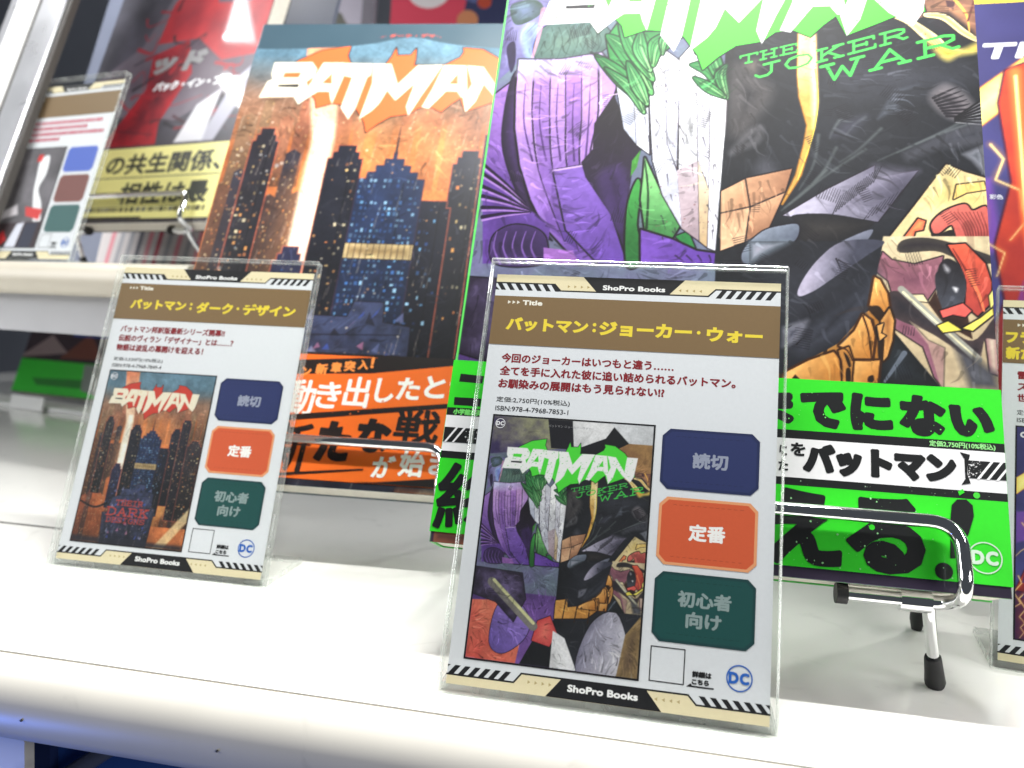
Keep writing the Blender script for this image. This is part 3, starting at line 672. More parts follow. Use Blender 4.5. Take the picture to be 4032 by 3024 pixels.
    A.poly([(1500, 260), (1580, 140), (1690, 190), (1745, 330), (1715, 500), (1560, 555), (1510, 420)], (34, 32, 36), (70, 74, 84), [(1500, 200), (1700, 560)], sm=1, tex=.2)
    A.poly([(1570, 190), (1610, 230), (1590, 250)], (190, 190, 196), sm=1, soft=1.5); A.poly([(1640, 370), (1680, 380), (1665, 410)], (220, 220, 224), sm=1, soft=1)
    A.poly([(1115, 430), (1250, 420), (1560, 660), (1800, 800), (1990, 600), (2000, 780), (1900, 790), (1860, 940), (1780, 960), (1480, 750), (1150, 600)], (62, 52, 54), (42, 40, 46), None, sm=1, tex=.2)
    A.poly([(1440, 500), (1500, 400), (1560, 560), (1760, 600), (1800, 790), (1560, 660)], (58, 40, 34), (40, 28, 26), None)
    A.poly([(1535, 560), (1600, 540), (1720, 500), (1790, 560), (1740, 610), (1640, 590), (1560, 615)], (214, 92, 84), out=.4)
    A.poly([(1300, 430), (1400, 430), (1440, 490), (1350, 480)], (214, 200, 160), out=.3)
    A.stroke([(1225, 385), (1500, 640), (1840, 950)], 2.2, 2.6, (150, 150, 140)); A.stroke([(1240, 410), (1500, 645), (1820, 930)], .7, .5, (226, 220, 180))
    A.poly([(1515, 680), (1600, 645), (1710, 715), (1560, 735)], (232, 218, 90), out=.4); A.poly([(1720, 700), (1860, 620), (1960, 540), (1965, 590), (1800, 720)], (232, 218, 100), out=.5)
    A.poly([(1930, 440), (1970, 380), (1975, 500), (1945, 540)], (224, 216, 120), out=.3)
    A.poly([(1290, 640), (1660, 860), (1780, 1180), (1540, 1170), (1440, 830)], (196, 180, 148), (168, 150, 122), None, a=.5)
    A.poly([(1660, 860), (1850, 960), (1980, 1060), (2010, 1190), (1780, 1180)], (60, 60, 66), (88, 90, 98), None, soft=3)
    # dark cloth with lavender lights
    A.poly([(0, 0), (1080, 0), (1020, 300), (950, 560), (720, 820), (280, 1060), (0, 1100)], (30, 32, 38), (44, 46, 54), None, tex=.3, tsc=12)
    A.poly([(1160, 720), (1540, 1180), (1050, 1160), (1030, 960), (1100, 860)], (26, 28, 30), (40, 46, 52), None, tex=.2)
    A.stroke([(1090, 1130), (1250, 900)], .8, 1.6, (90, 98, 110), sm=0)
    A.poly([(395, 440), (420, 330), (560, 140), (760, 0), (1085, 0), (940, 120), (700, 280), (520, 400)], (176, 170, 192), (58, 60, 74), [(480, 200), (820, 260)], tex=.15, tsc=10, sm=1)
    A.poly([(0, 180), (160, 90), (330, 0), (0, 0)], (108, 120, 132), (150, 150, 164), None, soft=3)
    A.poly([(285, 700), (420, 660), (470, 640), (380, 790), (285, 840)], (164, 164, 180), (60, 62, 74), None, soft=3)
    A.poly([(430, 860), (660, 580), (900, 400), (1000, 300), (860, 560), (640, 760)], (84, 88, 104), (38, 40, 48), None, soft=10, a=.8)
    A.poly([(500, 620), (760, 420), (1000, 230), (900, 380), (640, 590)], (30, 32, 38), soft=7)
    for p in ([(700, 140), (740, 230)], [(720, 150), (790, 190)], [(380, 830), (420, 790)], [(300, 700), (340, 680)]): A.stroke(p, .5, .15, (24, 22, 28), sm=0)
    # gold straps
    for p, g_ in (([(1010, 290), (1050, 310), (1110, 420), (1125, 520), (1090, 570), (970, 515)], [(1000, 330), (1080, 560)]), ([(915, 590), (985, 640), (1010, 760), (985, 960), (840, 955), (725, 840), (850, 720)], [(760, 760), (980, 900)]), ([(295, 1055), (480, 960), (680, 890), (730, 960), (742, 1130), (295, 1110)], [(400, 980), (640, 1130)]), ([(835, 960), (1000, 962), (1050, 960), (1032, 1140), (825, 1140)], [(860, 980), (1020, 1130)])):
        A.poly(p, (236, 178, 104), (190, 124, 56), g_, out=.8, oc=(58, 34, 20), tex=.12)
    A.poly([(720, 880), (800, 850), (835, 960), (820, 1140), (755, 1140), (740, 960)], (196, 134, 66), out=.6, oc=(50, 30, 18))
    for p in ([(730, 850), (790, 880), (830, 960)], [(690, 890), (740, 960), (750, 1100)], [(840, 955), (980, 962)], [(915, 600), (960, 740), (985, 950)], [(985, 640), (1020, 780), (1000, 960)]): A.stroke(p, .7, .4, (60, 34, 20))
    for p in ([(760, 890), (800, 930), (820, 1000), (800, 1010), (770, 930)], [(780, 1030), (815, 1030), (815, 1130), (780, 1130)], [(960, 1090), (1000, 1080), (1000, 1130), (955, 1130)], [(1010, 700), (1060, 660), (1100, 760), (1080, 900), (1040, 940), (1030, 800)], [(960, 540), (1040, 520), (1090, 590), (1060, 650), (1000, 600)]): A.poly(p, (40, 28, 22), sm=1)
    A.poly([(1060, 640), (1130, 540), (1165, 640), (1150, 800), (1110, 930), (1080, 960), (1090, 800)], (206, 150, 84), (150, 100, 54), None, out=.7, oc=(40, 26, 18))
    A.poly([(1030, 680), (1080, 660), (1060, 740), (1100, 760), (1050, 800)], (216, 160, 90), out=.4)
    A.poly([(340, 1110), (370, 1070), (410, 1110)], (40, 26, 18))

def finish_violet(A, strip=True):
    n = 1 if strip else .45
    A.grain(.07, .14)
    A.brush(int(1500*n), (-84, 55, 0, 212), 2, 10, .3, 1.5, 4, .6, .7, 110); A.brush(int(1900*n), (0, 55, 84, 212), 2, 11, .3, 1.5, 6, .5, .6, 130)
    A.brush(int(420*n), (-84, 0, 84, 257), 8, 22, 1.2, 4.0, 8, .5, .28, 140)
    if not strip: A.brush(500, (-84, 0, 84, 70), 4, 16, .6, 2.0, 9, .5)
    # inked hatching
    q = random.Random(31); A.org = None
    for _ in range(int(70*n)):
        x, y = q.uniform(-82, 82), q.uniform(56, 206); t = q.uniform(0, 3.1); m = q.randint(4, 9); l = q.uniform(2, 6)
        for k in range(m):
            ox, oy = k*.8*math.cos(t+1.57), k*.8*math.sin(t+1.57); A.stroke([(x+ox, y+oy), (x+ox+l*math.cos(t), y+oy+l*math.sin(t))], .28, .08, (22, 20, 26), sm=0, a=.75)
    A.org = (0, 0, 1)
    title_plate(A, 5.6, -7.0, (78, 226, 62), (250, 251, 250), (60, 190, 60), 11)
    g = (70, 214, 84)
    slab_word(A, 'THE', 5.0, 179.3, 25.6, 184.6, 3.4, 3.6, .6, g)
    slab_word(A, 'JOKER', 9.8, 172.9, 62.8, 189.4, 5.0, 4.9, .85, g)
    slab_word(A, 'WAR', 32.6, 171.0, 79.8, 185.0, 6.6, 6.8, 1.1, g)
    q = random.Random(5); A.org = None
    for _ in range(120): A.dots(1, (6, 172, 78, 192), .1, .3, [(30, 32, 36)], .8, q.randint(0, 99999))
    if strip: A.poly([(-84.2, 0), (-83.3, 0), (-83.6, 257), (-84.2, 257)], (96, 216, 96))
    A.org = (0, 0, 1)

# ------------------------------------------------------------------ cover picture two: rainy city at dusk with a dark tower
def paint_dusk(A):
    def bgf(X, Y, C):
        t = np.clip((Y-185)/50, 0, 1)[..., None]; n = vnoise(X, Y, 30, 3)[..., None]
        sky = np.array([116, 152, 172])*(1-n*.35)+np.array([30, 50, 66])*n*.35
        city = np.array([214, 122, 70])*(.55+.6*vnoise(X, Y, 26, 8)[..., None])
        return city*(1-t)+sky*t
    A.tint(bgf); A.org = None
    A.poly([(-84, 214), (-66, 206), (-20, 214), (30, 214), (84, 220), (84, 190), (-84, 180)], (150, 112, 90), soft=14, a=.8)
    q = random.Random(2)
    # towers
    def tower(x, w, y0, y1, c, lit, n):
        A.poly([(x, y0), (x+w, y0), (x+w*.94, y1), (x+w*.5, y1+w*.3), (x+w*.06, y1)], c, tuple(v*.55 for v in c), [(x, y1), (x+w*.6, y0)], tex=.2, tsc=5, a=.93)
        for _ in range(n):
            a_, b_ = q.uniform(x+w*.1, x+w*.86), q.uniform(y0, y1); ww, hh = q.uniform(.3, .8), q.uniform(.4, 1.3)
            A.poly([(a_, b_), (a_+ww, b_), (a_+ww, b_+hh), (a_, b_+hh)], q.choice(lit), a=q.uniform(.4, .95))
    LIT = [(255, 214, 140), (255, 176, 96), (255, 236, 190), (236, 140, 80)]
    for k in range(16): tower(-84+k*11+q.uniform(-2, 2), q.uniform(6, 11), 150, q.uniform(192, 208), (166+q.uniform(-20, 20), 116, 90), LIT, 16)
    for k in range(9): tower(-84+k*6.2, q.uniform(6, 10), 60, q.uniform(120, 186), q.choice([(58, 48, 52), (74, 58, 54), (46, 46, 58), (96, 66, 52)]), LIT, 46)
    for k in range(11): tower(18+k*6.3, q.uniform(7, 12), 30, q.uniform(90, 178), q.choice([(206, 118, 62), (150, 86, 58), (226, 150, 84), (104, 66, 56), (70, 54, 56)]), LIT, 30)
    for k in range(6): tower(-84+k*8, q.uniform(7, 11), 0, q.uniform(60, 100), q.choice([(190, 100, 58), (150, 78, 52), (96, 60, 52)]), LIT, 26)
    # glow behind the tower
    A.poly([(-50, 60), (-20, 40), (20, 30), (60, 60), (58, 130), (40, 176), (20, 190), (-20, 184), (-44, 150)], (246, 158, 92), (236, 128, 66), None, soft=26, a=.62, tex=.3)
    A.poly([(-38, 70), (-14, 62), (-8, 110), (-30, 130)], (250, 180, 96), soft=10, a=.8); A.poly([(30, 40), (60, 50), (58, 110), (36, 96)], (250, 178, 100), soft=10, a=.6)
    # beam
    A.poly([(-58, 257), (-36, 257), (-32, 212), (-29, 180), (-27, 60), (-40, 60), (-41, 180), (-50, 220)], (255, 176, 130), (255, 238, 214), [(-46, 250), (-34, 150)], soft=2.5)
    A.poly([(-57, 257), (-37, 257), (-34, 228), (-54, 228)], (240, 130, 90), (255, 190, 150), [(-57, 257), (-40, 228)], a=.8)
    A.poly([(-38, 190), (-32, 190), (-31, 60), (-36, 60)], (255, 250, 232), soft=2, a=.9)
    # dark skyscrapers in front, the tallest with lit blue windows
    def block(x0, x1, y0, y1, c, steps=1, lit=None, n=0, rim=(226, 110, 80)):
        w = (x1-x0); P = [(x0, y0), (x0, y1)]
        for k in range(steps): P += [(x0+w*(.12+.12*k), y1+k*4), (x0+w*(.12+.12*k), y1+4+k*4)]
        P += [(x1-(px-x0), py) for px, py in P[::-1]]
        A.poly(P, c, tuple(v*.5 for v in c), [(x0, y1), (x1, y0)], tex=.2, tsc=8, out=.4, oc=rim)
        A.stroke([(x1-w*.3, y0), (x1-w*.3, y1)], .4, .4, tuple(v*.4 for v in c), sm=0)
        cols = max(2, int(w/2.4))
        for r_ in range(int((y1-y0)/3.2)):
            for k in range(cols):
                if lit and q.random() < n:
                    a_ = x0+1+k*(w-2)/cols; b_ = y0+1.5+r_*3.2
                    ww, hh = q.uniform(.5, 1.6), q.uniform(.7, 2.2); a_ += q.uniform(-.3, .3); A.poly([(a_, b_), (a_+ww, b_+q.uniform(-.15, .15)), (a_+ww, b_+hh), (a_, b_+hh)], q.choice(lit), a=q.uniform(.2, 1))
    BLUE = [(120, 180, 230), (70, 120, 190), (160, 206, 240), (50, 80, 140)]
    block(-46, -31, 50, 108, (44, 46, 74), 2, BLUE, .25); block(34, 50, 60, 166, (40, 42, 56), 2, LIT, .12); block(-30, -12, 50, 168, (34, 36, 48), 2, LIT, .14)
    block(48, 62, 40, 184, (48, 46, 58), 1, LIT, .2); block(62, 84, 40, 150, (52, 48, 54), 2, LIT, .2); block(-72, -58, 70, 178, (44, 42, 50), 2, LIT, .3)
    block(19, 36, 44, 140, (30, 33, 48), 1, BLUE, .16)
    block(-12, 21, 44, 156, (38, 52, 86), 4, BLUE, .62, (60, 40, 60))
    A.stroke([(4.5, 172), (4.5, 188)], 1.3, .3, (28, 30, 44), sm=0)
    A.poly([(-12, 111), (21, 111), (21, 119), (-12, 119)], (206, 182, 134), (150, 124, 84), None, out=.4)
    for k in range(11): A.stroke([(-10+k*3, 111), (-10+k*3, 119)], .4, .4, (84, 66, 50), sm=0)
    # rock below
    A.poly([(-40, 0), (-46, 44), (-38, 44), (-36, 66), (-24, 70), (-22, 80), (-4, 80), (-2, 88), (12, 88), (13, 78), (26, 76), (27, 56), (33, 54), (30, 0)], (30, 32, 44), (58, 66, 98), [(10, 0), (-10, 84)], tex=.7, tsc=6, out=.5)
    for k in range(7): A.stroke([(-38+k*1.5, 10+k*10), (28-k, 12+k*10)], .6, .4, (16, 16, 24), sm=0, a=.8)
    for _ in range(70):
        x, y = q.uniform(-38, 24), q.uniform(8, 80); A.poly([(x, y), (x+q.uniform(1, 6), y+q.uniform(-2, 3)), (x+q.uniform(1, 4), y+q.uniform(2, 7))], q.choice([(110, 120, 170), (64, 90, 190), (150, 150, 180), (24, 24, 34), (190, 120, 160)]), a=.7)
    A.stroke([(-84, 58), (-60, 50), (-42, 58)], 2.4, 3.4, (22, 20, 26)); A.poly([(40, 0), (84, 60), (84, 40), (56, 0)], (255, 226, 170), soft=3, a=.8)
    A.poly([(-84, 0), (84, 0), (84, 6), (-84, 8)], (34, 36, 48), soft=5, a=.85)
    # rain and lights
    for _ in range(230):
        x, y = q.uniform(-84, 84), q.uniform(0, 214); l = q.uniform(2, 14); A.stroke([(x, y), (x-l*.12, y-l)], .12, .3, (255, 232, 210), sm=0, a=q.uniform(.15, .55))
    A.dots(420, (-84, 10, 84, 206), .12, .6, [(255, 240, 214), (255, 206, 150), (255, 180, 120)], .85, 21)
    A.dots(30, (-80, 60, -50, 180), .4, 1.3, [(255, 250, 240), (220, 240, 255)], .6, 8)
def finish_dusk(A, plate=(240, 118, 66)):
    A.grain(.10, .2)
    A.brush(1300 if A.res < .5 else 500, (-84, 0, 84, 205), 2, 12, .35, 1.4, 14, .5); A.brush(300, (-84, 0, 84, 257), 8, 24, .8, 3, 15, .4, .3, 120)
    title_plate(A, 0, 0, plate, (255, 246, 222), (240, 190, 130), 17)

def disc_emblem(Sh, x, y, r, col, ring_w):
    Sh.ring(x, y, r, ring_w, col)
    w = r*.86
    Sh.text('D', x-w, y-r*.47, x-w*.06, y1=y+r*.47, col=col, bold=r*.13); Sh.text('C', x+w*.02, y-r*.47, x+w*.92, y1=y+r*.47, col=col, bold=r*.13)

# ------------------------------------------------------------------ shelf
sh = thing('display_shelf', 'white glossy display shelf with rounded front edge under the books', 'shelf', (0, 0, 0))
bm = bmesh.new()
box_bm(bm, -232.6, 600, -11.9, 420, -16, 0)
bm_obj('shelf_board', bm, M_white, sh)
prof = [(-12.7, -.15), (-15, 0.0), (-18.5, -1.0), (-21.6, -3.2), (-23.6, -6.4), (-24.4, -10), (-24.2, -14), (-23, -18.5), (-21.2, -21.6), (-18, -23.6), (-14, -24), (-12.7, -23.5)]
bm = bmesh.new()
def sweep(bm, prof, x0, x1, mi=0):
    a = [bm.verts.new((x0*S, y*S, z*S)) for y, z in prof]; b = [bm.verts.new((x1*S, y*S, z*S)) for y, z in prof]
    n = len(prof)
    for i in range(n):
        j = (i+1) % n; f = bm.faces.new((a[i], a[j], b[j], b[i])); f.smooth = True
    bm.faces.new(a[::-1]); bm.faces.new(b)
sweep(bm, prof, -620, 600)
fr = bm_obj('front_rail', bm, M_rail, sh, smooth=True, auto=60)
bm = bmesh.new(); box_bm(bm, -232.5, 600, -12.65, -11.95, -15, -.35); bm_obj('seam_filler', bm, M_joint, sh)
# screw holes and scuffs in the rail
for x, z in ((-163.5, -13.6), (-101.5, -13.2)):
    bm = bmesh.new(); tube_bm(bm, [(x, -24.0, z), (x, -24.55, z)], .38, 10); bm_obj('screw_hole', bm, M_dark, sh)

cs = thing('corner_shelf', 'white corner shelf board joining the main shelf on the left', 'shelf', (0, 0, 0))
box('shelf_board', (-900, -233.4, -11.9, 108.5, -16.4, -.4), M_white, cs)
box('shelf_board', (-900, -233.4, 111.6, 900, -16.4, -.4), M_white, cs)
box('joint_strip', (-900, -233.4, 108.55, 111.55, -10, -.9), M_dark, cs)
box('shelf_board', (-233.2, 600, 421, 900, -16.4, -.4), M_white, cs)

# blue plinth below
bp_ = thing('blue_plinth', 'dark blue cabinet with blue side coloured as lit below the shelf', 'cabinet', (0, 0, -24))
box('panel', (-260, 500, 28.2, 32, -500, -1), M_blue, bp_)
box('frame', (-232, -196, 24, 28, -500, -1), M_navy, bp_)
box('side_panel', (-500, -175.6, -10, -6, -500, -1), M_rail, bp_)
box('lit_tone_strip', (-500, -178, -12, -10.2, -500, -30), M_bluelit, bp_)
tube('brace', [(-225, 20, -64), (-150, 20, -8)], 3, plain('grey_blue_tube', (.10, .12, .2), .3), bp_)
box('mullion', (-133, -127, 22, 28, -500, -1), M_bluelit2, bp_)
box('dark_door', (-122, 40, 24, 28, -500, -1), M_navy, bp_)

# ------------------------------------------------------------------ title cards in acrylic stands
CREAM, BROWN, BLK = (226, 214, 178), (124, 100, 68), (24, 24, 28)
def hazard(sh_, top):
    if top:
        sh_.poly([(-44.5, 127), (-44.5, 124.1), (-25.2, 124.1), (-23.2, 121.9), (23, 121.9), (25.2, 124.2), (44.5, 124.2), (44.5, 127)], CREAM)
        st = [[(x, 124.3), (x+1.55, 124.3), (x+3.35, 121.6), (x+1.8, 121.6)] for x in np.arange(-44.4, -26, 2.95)]
        st.append([(-44.5, 122.8), (-43.2, 121.6), (-44.5, 121.6)])
        st += [[(x+2.1, 124.3), (x+3.65, 124.3), (x+1.6, 121.3), (x, 121.3)] for x in np.arange(25.2, 42, 2.95)]
        sh_.multi(st, BLK)
        sh_.line([(-44.5, 124.1), (-25.2, 124.1), (-23.2, 121.9), (23, 121.9), (25.2, 124.2), (44.5, 124.2)], .5, BLK)
        sh_.poly([(-16.2, 127), (15.7, 127), (11, 121.9), (-11.6, 121.9)], BLK)
        sh_.multi([[(-21+k*2.1, 124), (-21+k*2.1, 123), (-20.2+k*2.1, 123.5)] for k in range(4)], (170, 150, 100))
        sh_.multi([[(21-k*2.1, 124), (21-k*2.1, 123), (20.2-k*2.1, 123.5)] for k in range(4)], (170, 150, 100))
        sh_.text('ShoPro Books', -9.8, 122.7, 9.8, h=1.75, col=(235, 235, 235), bold=.22)
    else:
        sh_.poly([(-44.5, 0), (-44.5, 2.6), (-25, 2.6), (-23, 5.2), (23.1, 5.3), (25.4, 3), (44.5, 3), (44.5, 0)], CREAM)
        st = [[(x, 2.6), (x+1.7, 2.6), (x+3.7, 5.2), (x+2.1, 5.2)] for x in np.arange(-44.4, -27, 2.95)]
        st.append([(-44.5, 4.6), (-44.5, 5.2), (-43.6, 5.2)])
        st += [[(x, 5.4), (x+1.6, 5.4), (x+3.7, 2.9), (x+2.1, 2.9)] for x in np.arange(25.9, 41, 2.95)]
        st.append([(43.3, 5.4), (44.5, 5.4), (44.5, 4.2)])
        sh_.multi(st, BLK)
        sh_.line([(-44.5, 2.6), (-25, 2.6), (-23, 5.2), (23.1, 5.3), (25.4, 3), (44.5, 3)], .5, BLK)
        sh_.poly([(-11.5, 5.2), (11.8, 5.3), (16.3, 0.05), (-15.7, 0.05)], BLK)
        sh_.multi([[(-21+k*2, 3.7), (-21+k*2, 2.7), (-20.2+k*2, 3.2)] for k in range(4)], (180, 162, 116))
        sh_.multi([[(21-k*2, 3.7), (21-k*2, 2.7), (20.2-k*2, 3.2)] for k in range(4)], (180, 162, 116))
        sh_.text('ShoPro Books', -9.7, 2.0, 9.8, h=2.0, col=(240, 240, 240), bold=.25)

def octagon(x0, y0, x1, y1, c): return [(x0+c, y0), (x1-c, y0), (x1, y0+c), (x1, y1-c), (x1-c, y1), (x0+c, y1), (x0, y1-c), (x0, y0+c)]

def stand_clear(t, tilt):
    """two clear sheets and a flat foot running back, cut edges brighter than faces"""
    def slab(w0, w1):
        bm = bmesh.new(); box_bm(bm, -46.6, 46.6, -2.9, 132, w0, w1, bevel=.45, seg=2)
        for f in bm.faces: f.material_index = 0 if abs(f.calc_center_median().z*1000-(w0+w1)/2) > (w1-w0)/2-.02 and f.calc_area() > 1e-3 else 1
        return bm
    bm_obj('back_sheet', slab(-2.3, -.45), [M_clear, M_edge], t)
    bm_obj('front_sheet', slab(.5, 2.3), [M_clear, M_edge], t)
    bm = bmesh.new(); box_bm(bm, -46.6, 46.6, 1.5, 33, .06, 2.6, bevel=.4)
    for f in bm.faces: f.material_index = 0 if f.calc_area() > 1e-3 else 1
    for v in bm.verts:
        y, z = v.co.y, v.co.z-.003
        v.co.y = y*math.sin(tilt)+z*math.cos(tilt); v.co.z = -y*math.cos(tilt)+z*math.sin(tilt)
    bm_obj('foot', bm, [M_clear, M_edge], t)

def title_card(label, loc, yaw, tilt, kind, titles, body, price, isbn, badges):
    t = thing('title_card', label, 'sign', loc, (R(90)-tilt, 0, yaw), 'title cards in clear acrylic stands')
    stand_clear(t, tilt)
    box('paper', (-44.5, 44.5, 0, 127, -.2, 0), M_paper_white, t)
    A_ = Sheet(); A_.rect(-44.5, 0.02, 44.5, 126.98, (218, 221, 226)); hazard(A_, True); hazard(A_, False)
    for k, ln in enumerate(body):
        if isinstance(ln, str): ln = (ln, None)
        if ln[0]: A_.text(ln[0], -39.8, 96.9-k*4.22, ln[1], h=3.15, col=(132, 26, 36), bold=.26)
    if price: A_.text(price[0], -39.8, 83.7, price[1], h=2.0, col=(40, 40, 44), bold=.03)
    if isbn: A_.text(isbn[0], -39.8, 81.15, isbn[1], h=1.55, col=(40, 40, 44), bold=.03)
    if not body:
        q = random.Random(3)
        for k in range(4):
            x = -39.8
            while x < (34, 22, 38, -2)[k]:
                w_ = q.uniform(1.2, 3); A_.rect(x, 97.2-k*4.2, x+w_, 99.8-k*4.2, (190, 90, 110)); x += w_+.6
    # code left blank: only its frame
    A_.line([(12.5, 7.8), (21.7, 7.8), (21.7, 16.9), (12.5, 16.9), (12.5, 7.8)], .28, BLK)
    A_.text('詳細は', 23.9, 10.0, 29.1, h=1.75, col=(24, 24, 26), bold=.22); A_.text('こちら', 23.9, 8.2, 28.5, h=1.45, col=(24, 24, 26), bold=.22)
    A_.poly([(22.5, 7.45), (29.8, 7.45), (29.8, 7.85), (24, 7.85)], BLK); A_.poly([(22.5, 7.45), (24.1, 7.85), (23.6, 8.4)], BLK)
    A_.build('printed_text', M_paper, t)
    z1 = A_.z
    B_ = Sheet(); B_.rect(-44.5, 102.85, 44.5, 119.5, BROWN)
    B_.multi([[(-39.9+k*1.5, 118.0), (-39.9+k*1.5, 116.8), (-38.9+k*1.5, 117.4)] for k in range(3)], (232, 228, 214))
    B_.text('Title', -35.1, 116.5, -28.6, h=1.75, col=(236, 232, 220), bold=.24)
    for tx, x0, y0, x1, h in titles: B_.text(tx, x0, y0, x1, h=h, col=(232, 208, 62), bold=.55)
    B_.build('title_band', M_paper, t, w=z1)
    for nm, x0, y0, x1, y1, c, rim, tc_, lines in badges:
        G = Sheet(); G.poly(octagon(x0, y0, x1, y1, 2.2), rim); G.poly(octagon(x0+.8, y0+.8, x1-.8, y1-.8, 1.9), c)
        for yy in (y0+2.3, y1-2.3): G.multi([[(x0+4+k*1.7, yy), (x0+5+k*1.7+rng.uniform(-.3, .4), yy), (x0+5+k*1.7, yy+.18), (x0+4+k*1.7, yy+.18)] for k in range(12)], tuple(v*.82 for v in c))
        for tx, a0, b0, a1, h in lines: G.text(tx, a0, b0, a1, h=h, col=tc_, bold=.42)
        o = G.build('badge', M_paper, t, w=z1); o['label'] = nm
    E_ = Sheet(); disc_emblem(E_, 36.4, 11.2, 3.3, (40, 100, 190), .35); E_.build('emblem', M_paper, t, w=z1)
    P_ = Sheet(); P_.rect(-40.2, 7.2, 9.7, 79.9, (16, 14, 18)); fr_ = P_.build('cover_picture', M_paper, t, w=z1)
    if kind: kind(fr_, z1)
    return t
M_paper_white = plain('paper_edge', (.78, .79, .80), .7)

def mini_violet(par, z):
    A = Art(-84, 0, 84, 257, .62, H=H1); paint_violet(A); finish_violet(A, False)
    A.tint(lambda X, Y, C: C*.90)
    o = A.build('picture', M_paper, par, w=z+.05, fit=(-39.7, 7.7, 9.2, 79.4))
    s_ = Sheet(); disc_emblem(s_, -37.6, 77.1, 1.45, (225, 225, 230), .2)
    s_.text('バットマン ジョーカー・ウォー', -22.5, 77.0, -9.5, h=.75, col=(150, 150, 155)); s_.build('lettering', M_paper, par, w=z+.08)
def mini_dusk(par, z):
    A = Art(-84, 0, 84, 257, .68, H=H2); paint_dusk(A); finish_dusk(A, (214, 66, 52))
    for a_ in (('THEIR', -28, 56, 14, 56, 7, 7, 1.2), ('DARK', -40, 41, 26, 41, 11, 11, 1.9), ('DESIGNS', -38, 31, 22, 31, 6.6, 6.6, 1.1)): slab_word(A, *a_, (190, 70, 60))
    A.tint(lambda X, Y, C: C*.88)
    A.build('picture', M_paper, par, w=z+.05, fit=(-39.7, 7.7, 9.2, 79.4))
    s_ = Sheet(); disc_emblem(s_, -37.4, 77.0, 1.5, (225, 225, 230), .2); s_.build('lettering', M_paper, par, w=z+.08)
def paint_flame(A, seed=0):
    A.org = None
    A.tint(lambda X, Y, C: C*0+np.array([60, 58, 112])*(.6+.7*vnoise(X, Y, 40, 4)[..., None]))
    A.poly([(-84, 60), (84, 60), (84, 0), (-84, 0)], (70, 30, 66), (140, 50, 60), None, tex=.6, tsc=14)
    A.poly([(-84, 192), (-50, 222), (-10, 252), (0, 240), (-50, 205), (-84, 172)], (236, 216, 110), (250, 236, 160), None, tex=.3, out=.6, oc=(200, 110, 60))
    A.poly([(-84, 150), (-74, 152), (-70, 118), (-84, 112)], (110, 70, 160), soft=3)
    A.poly([(-67, 207), (-70, 190), (-66, 150), (-73, 120), (-70, 94), (-84, 56), (84, 40), (84, 160), (10, 186), (-52, 214)], (204, 66, 44), (104, 26, 40), [(-60, 200), (30, 60)], tex=.4, tsc=14, out=.9, oc=(60, 20, 50))
    q = random.Random(seed+5)
    for _ in range(26):
        x, y = q.uniform(-84, 70), q.uniform(10, 200); P = [(x, y)]
        for k in range(6): x += q.uniform(-9, 11); y -= q.uniform(4, 12); P.append((x, y))
        A.stroke(P, 2.2, .5, (255, 160, 70), a=.35, soft=3); A.stroke(P, .9, .3, (255, 226, 150), sm=0)
    A.stroke([(-63, 206), (-62, 170), (-60, 120), (-50, 70)], 5, 2, (250, 120, 60), soft=3); A.stroke([(-63, 204), (-62, 168), (-60, 120), (-50, 74)], 1.4, .7, (255, 226, 150))
    for _ in range(16):
        x, y = q.uniform(-80, 40), q.uniform(20, 110); A.poly([(x, y), (x+q.uniform(3, 10), y+q.uniform(-4, 4)), (x+q.uniform(2, 8), y+q.uniform(6, 24))], q.choice([(150, 70, 170), (110, 50, 150), (220, 80, 60), (60, 40, 120)]), a=.7)
def mini_flame(par, z):
    A = Art(-84, 0, 84, 257, .8); paint_flame(A, 2)
    A.build('picture', M_paper, par, w=z+.05, fit=(-39.7, 7.7, 9.2, 79.4))
    s_ = Sheet(); s_.text('C', -38.8, 75.6, -36.6, h=2.2, col=(225, 225, 230), bold=.3); s_.build('lettering', M_paper, par, w=z+.08)
def paint_crimson(A):
    A.org = None
    A.tint(lambda X, Y, C: C*0+np.array([88, 86, 98])*(.5+.7*vnoise(X, Y, 26, 6)[..., None]))
    q = random.Random(9)
    A.poly([(-84, 120), (-40, 150), (0, 250), (40, 210), (84, 200), (84, 110), (20, 80), (-60, 90)], (120, 112, 124), (86, 70, 84), None, tex=.4, tsc=18)
    A.poly([(-20, 185), (0, 215), (20, 212), (28, 180), (60, 176), (84, 190), (84, 130), (50, 128), (20, 150), (-24, 150)], (196, 52, 58), (150, 40, 52), None, tex=.4, tsc=10)
    A.poly([(-50, 60), (-20, 110), (-24, 140), (10, 150), (24, 120), (6, 80), (10, 60)], (176, 36, 46), (90, 26, 38), None, tex=.5, tsc=9)
    for _ in range(34):
        x, y = q.uniform(-50, 60), q.uniform(70, 210); A.stroke([(x, y), (x+q.uniform(4, 26), y+q.uniform(-8, 12)), (x+q.uniform(10, 40), y+q.uniform(-16, 10))], q.uniform(1, 3.5), .4, q.choice([(190, 40, 50), (70, 28, 38), (40, 36, 44), (160, 44, 56)]), a=.8)
    A.poly([(84, 122), (70, 110), (52, 60), (66, 60), (84, 100)], (190, 190, 206), soft=2); A.poly([(40, 92), (60, 104), (56, 62), (28, 62)], (232, 232, 240), soft=2)
    A.poly([(44, 150), (62, 156), (66, 150), (50, 144)], (240, 240, 244), soft=2, sm=1)
    A.poly([(-84, 60), (-60, 60), (-64, 112), (-84, 118)], (50, 46, 54))
    A.poly([(-84, 0), (84, 0), (84, 62), (-84, 62)], (70, 66, 72))
